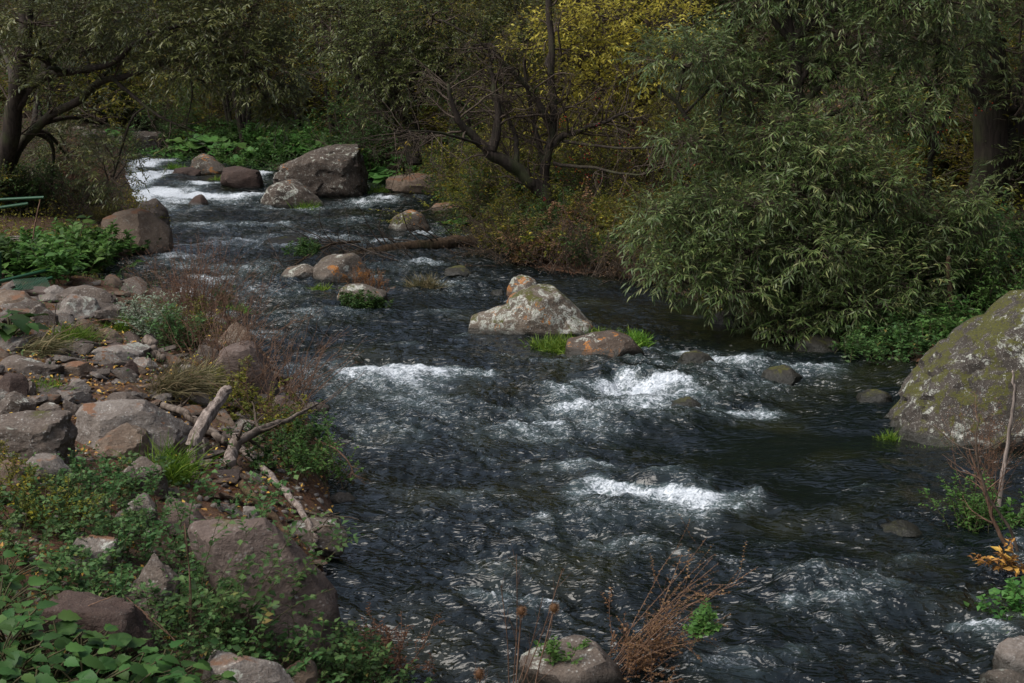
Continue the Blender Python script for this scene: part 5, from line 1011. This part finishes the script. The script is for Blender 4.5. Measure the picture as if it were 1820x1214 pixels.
# teasels
def teasel(px, py, d, H, label, bx):
    rng = np.random.default_rng(int(px)); head = at(px, py, d); base = np.array([at(bx, 1214, d)[0], d, float(max(terrain(at(bx, 1214, d)[0], d), zw(d)))]); t = thing('teasel', label, 'plant', base); e = head - base
    P = spline([(0, 0, -.03), e * [.25, 0, .5], e * [.95, 1, .97]], 12); b = Acc(); v, q = tubes(P[None], np.full((1, 12), .0035), 5); b.add(v, Q=q)
    P2, R2 = sub(rng, P[None], np.full((1, 12), .003), 9, .3, .9, .5, .3, 5, .08, (0, 0, .05), .7, .0015); v, q = tubes(P2, R2, 3); b.add(v, Q=q); link('stem', b.mesh('stem', M['dry_twig'], True), t)
    U, F = ico(2); a = Acc(); a.add(U * [.017, .017, .022] + e, F, a=.4); U2, _ = ico(3); S = U2 * [.016, .016, .021] + e; V, F, ton = leaves(rng, S, U2 + rng.normal(size=U2.shape) * .15, np.cross(U2, [.3, .5, .8]), .012, .14, DIAM); a.add(V, F, a=ton); link('seed_head', a.mesh('seed_head', M['brown_leaf']), t)
teasel(927, 1086, 6.0, .5, 'dry teasel with a round head, left of the pair', 912); teasel(985, 1081, 6.0, .5, 'dry teasel with a round head, right of the pair', 935); teasel(852, 1198, 5.6, .3, 'short dry teasel with its head at the bottom edge', 858)
for k, (bx, tx, ty) in enumerate([(912, 918, 985), (905, 890, 1040), (925, 1000, 1010), (918, 965, 1060)]):
    a, b_ = at(bx, 1225, 6.05), at(tx, ty, 6.0); P = spline([a, .5 * (a + b_) + np.array([.01, 0, 0]), b_], 9) - a; rr = np.random.default_rng(k); ac = Acc(); v, q = tubes(P[None], np.linspace(.003, .0015, 9)[None], 4); ac.add(v, Q=q); P2, R2 = sub(rr, P[None], np.full((1, 9), .002), 8, .4, 1, .5, .22, 5, .1, (0, 0, .03), .6, .001); v, q = tubes(P2, R2, 3); ac.add(v, Q=q)
    tag(link('dry_stalk', ac.mesh('dry_stalk', M['dry_twig'], True), loc=a), 'thin dry branching stalk rising beside the teasels', 'dry stalk', 'dry stalks at the bottom edge')
for i, (px, py, lean, lb) in enumerate([(930,476,(-.4,-.2,0),'brown brush hanging from the undercut bank by the log'),(1010,488,(-.2,-.3,0),'brown brush at the middle of the undercut bank'),(1080,498,(.1,-.3,0),'brown brush on the undercut bank nearest the willow'),(890,456,(-.5,-.1,0),'brown brush over the root end of the log'),(1150,512,(0,-.3,0),'brown brush in the shade at the willow edge')]):
    herb('dry_brush', lb, hit_ground(px, py - 6), 44, 1.0, (.03, .5), 3, 'brown_leaf', lean=lean, cat='dry brush', spread=.7, base=.25, tm=DIAM, branch=6, stem='twig', sr=.007, wig=.16, seed=i)
for k_, (px, py, mt) in enumerate([(1560,618,'green'),(1600,640,'herb'),(1640,625,'green'),(1585,600,'green'),(1670,600,'bright_green'),(1620,590,'herb'),(1545,640,'herb'),(1700,580,'bright_green')]):
    herb('weed', spell('shade weed', 'between the willow and the mossy boulder', px, 1530, 1710, -py, -645, -575, 1.0, mt).replace('middling ', ''), hit_ground(px, py), 30, .4, (.06, .5), 6, mt, group='shade weeds by the mossy boulder', spread=.7, base=.22)
# right edge plants
def stick(name, label, pts, r0, r1, mt, cat, nsub=0, group=None, lf=.35, seed=1, k=7, deep=None, ang=.8, wob=.5, sl3=0):
    rng = np.random.default_rng(seed + int(pts[0][0]))
    if cat in ('driftwood', 'stump', 'twig'):
        f = min(1.0, min(hit_ground(a_, b2_)[1] / c_ for a_, b2_, c_ in pts) * .985); pts = [(a_, b2_, c_ * f) for a_, b2_, c_ in pts]
    W = np.array([at(*q) for q in pts]); m = 5 * len(W); P = spline(W, m); base = P[0].copy(); P = P - base
    nz = np.stack([fbm(np.arange(m) * .45 + q * 31 + seed, 2., 0, 2) for q in range(3)], 1) * r0 * wob * 2; nz[0] = 0; P = P + nz; R = np.linspace(r0, r1, m) * (1 + .2 * fbm(np.arange(m) * .8, seed * 1., 0, 2))
    t = thing(name, label, cat, base, group) if nsub else None; v, q = tubes(P[None], R[None], k)
    # ragged bark relief and closed broken end
    c = np.repeat(P, k, axis=0); an_ = np.tile(np.arange(k) / k * 6.283, m); al_ = np.repeat(np.arange(m) * .16, k); d = 1 + .42 * fbm(np.cos(an_) * 1.6 + al_ * .3, np.sin(an_) * 1.6, al_ + seed, 3) - .25 * np.abs(perlin(np.cos(an_) * 3.5, np.sin(an_) * 3.5, al_ * .6 + seed)); v = c + (v - c) * d[:, None]
    ac = Acc(); ac.add(v, Q=q); n = len(v); ac.add(np.vstack([v[-k:], (P[-1] + unit(P[-1] - P[-2]) * r1 * 1.2)[None], v[:k], P[0][None]]), T=[(i, (i + 1) % k, k) for i in range(k)] + [(k + 1 + (i + 1) % k, k + 1 + i, 2 * k + 1) for i in range(k)])
    me = ac.mesh(name, M[mt], True)
    if not nsub: return tag(link(name, me, loc=base), label, cat, group)
    link('stem' if cat != 'log' else 'log_body', me, t); b = Acc(); P2, R2 = sub(rng, P[None], np.minimum(R, .03)[None], nsub, .15, 1, ang, lf, 8, .16, (0, 0, .0), .55, .003); v, q = tubes(P2, R2, 4); b.add(v, Q=q)
    P3, R3 = sub(rng, P2, R2, nsub * 4, .2, 1, .7, .4, 5, .15, (0, 0, 0), .6, .002); v, q = tubes(P3, R3, 3); b.add(v, Q=q); link('twigs', b.mesh('twigs', M['dry_twig' if mt in ('twig', 'dry_twig') else 'twig'], True), t); return t
stick('sapling', 'leaning bare sapling at the right edge', [(1812,1010,9.2),(1770,935,9.2),(1745,860,9.2),(1722,800,9.2)], .016, .006, 'dry_twig', 'sapling', 6)
stick('sapling', 'second thin sapling crossing the leaning one', [(1815,1000,9.1),(1795,940,9.1),(1755,880,9.1),(1735,800,9.1),(1740,740,9.1)], .012, .005, 'twig', 'sapling', 5)
stick('dead_stalk', 'peeling yellowish stalk standing before the huge boulder', [(1775,900,10),(1785,830,10),(1795,760,10),(1803,700,10),(1800,660,10)], .019, .010, 'driftwood', 'stalk')
stick('dry_stalk', 'curved dry stalk hanging before the huge boulder', [(1660,755,11),(1700,790,10.8),(1745,800,10.6),(1790,775,10.5),(1818,740,10.4)], .006, .004, 'twig', 'stalk')
stick('dead_snag', 'thin rotten brown stem standing beneath the willow right edge', [(1698,622,16),(1692,570,16),(1688,520,16),(1684,460,16)], .045, .03, 'log', 'trunk')
herb('dry_weed', 'fine dry weed before the huge boulder', hit_water(1735, 850) * [1, .97, 1] + [0, 0, .0], 30, .75, (.014, .6), 7, 'brown_leaf', cat='dry weed', spread=.3, base=.08, branch=6, stem='dry_twig', sr=.002, tm=DIAM)
herb('weed', 'small green bush growing in the water at the right', gr(1735, 945, 0), 40, .42, (.034, .6), 7, 'bright_green', spread=.35, base=.09, seed=3)
herb('weed', 'low bright plants by the small round grey stone', gr(1800, 945, 0), 24, .22, (.05, .6), 6, 'bright_green', spread=.6, base=.12)
rosette('thistle', 'bright lobed leaves hanging in at the right edge', up(at(1820, 1060, 8.3), -.12), 12, .12, .15, LL, None, M['bright_green'], .9)
herb('weed', 'green leafy plant at the lower right edge', at(1790, 1135, 8.0), 34, .26, (.05, .7), 6, 'bright_green', lean=(-.15, -.1, 0), spread=.6, base=.1)
herb('weed', 'green leafy plant lower right beneath the lobed leaves', at(1825, 1120, 8.0), 34, .3, (.05, .7), 6, 'bright_green', spread=.6, base=.1)
tuft('grass_tuft', 'pale dead grass over the lower right stone', at(1775, 1165, 7.9), 160, .13, 'dry_grass', (-.5, -.2, 0), .05, .5)
herb('dry_weed', 'withered tan leaves at the right edge', at(1800, 1010, 8.6), 10, .25, (.06, .4), 3, 'litter', lean=(-.5, -.1, -.2), cat='dry weed', spread=.5, base=.05, stem='dry_twig')
# ---- fallen log, driftwood
lg = hit_water(820, 462)[1]
stick('fallen_log', 'long brown fallen log lying across the river from the far bank', [(870,428,25.2),(800,432,24.6),(720,440,24.1),(650,450,23.7),(600,462,23.3)], .13, .07, 'log', 'log', 34, lf=.34, k=12, wob=.25)
for i, (pts, r, lb) in enumerate([([(640,430,23.6),(600,432,23.3),(560,446,22.8),(520,472,22.4),(462,476,22.0)], .028, 'ochre barked branch reaching left from the fallen log'), ([(850,470,24),(780,475,23.4),(700,462,22.8),(640,440,22.6),(600,425,22.6)], .022, 'long thin branch arching over the fallen log'), ([(760,470,23.6),(700,455,23),(660,448,22.8),(630,470,22.6)], .018, 'forked branch before the fallen log'), ([(520,500,22),(500,470,22),(485,440,22),(475,420,22)], .012, 'upright bare twig left of the round boulder'), ([(900,440,24),(860,470,23.4),(820,462,23),(790,480,22.8)], .018, 'twisted branch at the root end of the log'), ([(930,400,24.5),(900,440,24),(880,480,23.6),(900,500,23.4)], .016, 'drooping bare branch at the far bank'), ([(980,440,24),(930,470,23.6),(880,452,23),(840,470,22.8)], .016, 'curving bare branch trailing from the bare tree foot')]):
    stick('fallen_branch', lb, pts, r, .006, 'dark_wood' if i else 'log', 'branch', 14, lf=.42, seed=i)
q = lambda px, py, dz=.0, f=1.0: (lambda w: (px, py, w[1] * f))(hit_ground(px, py))
stick('driftwood_log', 'pale weathered driftwood trunk standing aslant on the left bank', [(350,824,10.9),(346,785,10.9),(366,745,11.05),(392,708,11.3),(404,690,11.4)], .058, .034, 'driftwood', 'driftwood', k=26, wob=.2)
stick('driftwood_branch', 'forked grey driftwood branch reaching over the water', [(408,812,10.9),(428,782,10.9),(470,762,11.1),(520,742,11.5),(565,716,11.9)], .042, .008, 'dark_wood', 'driftwood', 5, lf=.25, k=10)
stick('driftwood_branch', 'short pale stub of driftwood below the fork', [(420,770,10.95),(415,795,10.9),(408,825,10.7)], .035, .05, 'driftwood', 'driftwood', k=10)
stick('driftwood_branch', 'peeling spotted branch sloping down to the water', [(430,798,10.6),(480,845,10.2),(520,890,9.8),(545,925,9.5),(560,960,9.3)], .028, .02, 'driftwood', 'driftwood', 6, lf=.3, k=9)
stick('driftwood_branch', 'brown rotten branch left of the peeling one', [(430,860,9.9),(455,890,9.7),(480,915,9.5),(512,950,9.3)], .036, .022, 'log', 'driftwood', k=9)
stick('driftwood_branch', 'dark branch lying behind the pale trunk', [(290,720,11.6),(330,735,11.3),(370,765,11.0),(400,785,10.9)], .03, .03, 'dark_wood', 'driftwood', 4, lf=.3, k=9)
stick('driftwood_branch', 'long dark stick crossing beneath the pale trunk', [(282,738,11.3),(320,765,11.1),(345,775,11.0)], .02, .015, 'dark_wood', 'driftwood', k=8)
stick('root_stump', 'dark twisted root stump by the silvery shrub', [(260,600,15.0),(268,615,14.9),(276,632,14.8),(290,638,14.7)], .07, .03, 'dark_wood', 'stump', k=10, wob=.8)
for i, pts in enumerate([[(555,785,11),(590,795,10.8),(618,820,10.6),(632,852,10.5)],[(560,780,11),(600,800,10.8),(625,830,10.6),(622,850,10.5)],[(550,790,11),(580,805,10.8),(604,835,10.6),(606,852,10.5)]]):
    stick('drooping_sprig', 'reddish dry twig drooping into the water beside the bank', pts, .006, .003, 'dry_twig', 'twig', 9, 'drooping dry twigs', lf=.3, seed=i)
stick('dry_stalk', 'long thin dry stem arching over the bank stones', [(90,600,14),(150,575,14),(210,568,14),(250,590,14)], .005, .003, 'dry_twig', 'twig'); stick('dry_stalk', 'upright dry stem standing at the left edge', [(62,480,20),(58,440,20),(62,400,20),(72,352,20)], .014, .007, 'dry_twig', 'twig'); stick('dry_stalk', 'dark thin stem upright near the pale rounded boulder', [(92,618,13.5),(96,580,13.5),(100,540,13.5)], .006, .003, 'twig', 'twig')
for i, (a, b_) in enumerate([((240,1075),(330,1165)),((225,1062),(300,1150)),((250,1090),(345,1178)),((100,1104),(205,1058)),((328,930),(335,1120)),((340,1130),(326,935))]):
    d = hit_ground(*a)[1] - .25; stick('dry_stalk', 'pale dry stem lying across the nettle bed', [(a[0], a[1], d), ((a[0] + b_[0]) / 2 + 5, (a[1] + b_[1]) / 2 - 4, d - .05), (b_[0], b_[1], d - .1)], .0035, .002, 'dry_twig', 'twig', group='dry stems in the nettles', seed=i, k=5)
# ---- green painted metal bench with an expanded-metal seat, mostly behind the plants
def bench():
    c = at(48, 512, 14.43); t = thing('metal_bench', 'green painted metal bench with a mesh seat at the left edge', 'bench', (c[0], c[1], float(terrain(c[0], c[1]))))
    o = np.array(t.location)
    def bar(name, a, b_, r=.018):
        P = np.array([a, b_]) - o; P = spline(P, 3); v, q_ = tubes(P[None], np.full((1, 3), r), 4); ac = Acc(); ac.add(v, Q=q_); ac.add(np.vstack([v[:4], v[-4:]]), Q=[(3, 2, 1, 0), (4, 5, 6, 7)]); link(name, ac.mesh(name, M['green_paint']), t)
    bar('leg', at(-2, 448, 14.68), at(-2, 508, 14.68), .028); bar('rail', at(-10, 503, 14.43), at(95, 478, 15.25), .022); bar('rail', at(20, 518, 14.19), at(92, 494, 14.92), .022); bar('rail', at(-20, 356, 16.40), at(78, 351, 16.40), .018); bar('rail', at(-20, 372, 16.40), at(50, 362, 16.40), .02)
    A, B, D_ = at(22, 497, 14.43), at(82, 492, 14.68), at(30, 516, 14.19); E1, E2 = B - A, D_ - A; ac = Acc(); N = 12
    for i in range(N):
        for s in (-1, 1):
            for j in range(5):
                u0 = (i + (j % 2 if s > 0 else 1 - j % 2)) / N; u1 = (i + 1 - (j % 2 if s > 0 else 1 - j % 2)) / N
                if u1 <= 1 and u0 <= 1:
                    P = np.array([A + E1 * u0 + E2 * j / 5, A + E1 * u1 + E2 * (j + 1) / 5]) - o; v, q_ = tubes(P[None], np.full((1, 2), .0045), 3); ac.add(v, Q=q_)
    link('mesh_seat', ac.mesh('mesh_seat', M['green_paint']), t)
bench()
# ---- fallen leaves (nobody could count them), moss and undergrowth
def scatter_leaves(name, label, zones, L, W, mt, tm=DIAM, lift=.012, flat=.25):
    ac = Acc()
    for (x0, y0, x1, y1), n in zones:
        P = hits_ground(np.stack([RNG.uniform(x0, x1, n), RNG.uniform(y0, y1, n)], 1)); sl_, sr_ = sdf(P[:, 0], P[:, 1]); P = P[np.maximum(sl_, sr_) > .02]; n = len(P)
        D = unit(RNG.normal(size=(n, 3)) * [1, 1, flat]); V, F, a = leaves(RNG, P + [0, 0, lift] + RNG.uniform(0, 1, (n, 3)) * [0, 0, lift], D, RNG.normal(size=(n, 3)) * flat + [0, 0, 1], L, W, tm); ac.add(V, F, a=a)
    tag(link(name, ac.mesh(name, M[mt])), label, 'leaves', kind='stuff')
scatter_leaves('fallen_leaves', 'yellow and brown fallen leaves strewn over the left bank', [((0, 550, 400, 820), 1500), ((0, 800, 600, 1180), 500), ((380, 580, 620, 900), 250)], .04, .5, 'litter', OVATE4, .02, .35)
scatter_leaves('leaf_litter', 'dark leaf litter under the far trees', [((200, 150, 1820, 420), 5200), ((1150, 420, 1820, 660), 900)], .09, .6, 'brown_leaf', DIAM, .02, .4)
def undergrowth(name, label, zones, L, mt, hmax, flat=.8):
    ac = Acc()
    for (px0, px1, y0, y1), n in zones:
        y = RNG.uniform(y0, y1, n); x = (RNG.uniform(px0, px1, n) - 910) / FPX * y; sl_, sr_ = sdf(x, y); k = np.maximum(sl_, sr_) > .05; x, y = x[k], y[k]
        dn = fbm(x * .8, y * .8, 3., 3); k = dn > -.15; x, y, dn = x[k], y[k], dn[k]
        z = terrain(x, y) + RNG.random(len(x)) ** 1.3 * hmax * (.5 + 1.2 * np.clip(dn + .15, 0, 1)); P = np.stack([x, y, z], 1); n = len(P)
        V, F, a = leaves(RNG, P, RNG.normal(size=(n, 3)) * [1, 1, .6], RNG.normal(size=(n, 3)) * flat + [0, -.2, 1], L, .5, DIAM); ac.add(V, F, a=.6 * a + .4 * np.repeat(np.clip(.5 + dn, 0, 1), 4))
    tag(link(name, ac.mesh(name, M[mt])), label, 'undergrowth', kind='stuff')
undergrowth('undergrowth', 'green undergrowth carpeting the far bank', [((230, 700, 38, 50), 26000), ((560, 900, 28, 36), 9000)], .09, 'green', .5)
undergrowth('undergrowth', 'olive undergrowth on the wooded slope', [((700, 1300, 25, 38), 20000), ((1150, 1900, 16.5, 27), 16000), ((200, 700, 48, 62), 12000)], .075, 'olive', .6)
undergrowth('undergrowth', 'low weeds over the left bank beneath the leaning tree', [((-60, 330, 19.5, 34), 12000)], .05, 'olive', .3)
undergrowth('ground_cover', 'small green weeds creeping between the left bank stones', [((-100, 330, 5, 9.5), 5000), ((330, 640, 5, 7.6), 2500), ((0, 420, 11, 20), 3500)], .03, 'herb', .12)
# yellow leaves stuck on stones and moss tufts on the huge boulder are part of the boulder

# things that would share a label are told apart by their order from the left
by = {}
for o in C.objects:
    if o.parent is None and 'label' in o and o.get('category') not in ('stone', 'flat stone'): by.setdefault(o['label'], []).append(o)
for lab, os_ in by.items():
    if 2 <= len(os_) <= 6:
        os_.sort(key=lambda o: o.location.x / max(o.location.y, 1)); n = len(os_); words = {0: 'leftmost', n - 1: 'rightmost'}
        for i, o in enumerate(os_):
            w = words.get(i) or ['second', 'third', 'fourth', 'fifth'][i - 1] + ' from left'; t = (lab + ', ' + w).split()
            if len(t) > 16: t = (lab.replace('middling ', '').replace('low ', '').replace('leafy ', '') + ', ' + w).split()
            o['label'] = ' '.join(t)
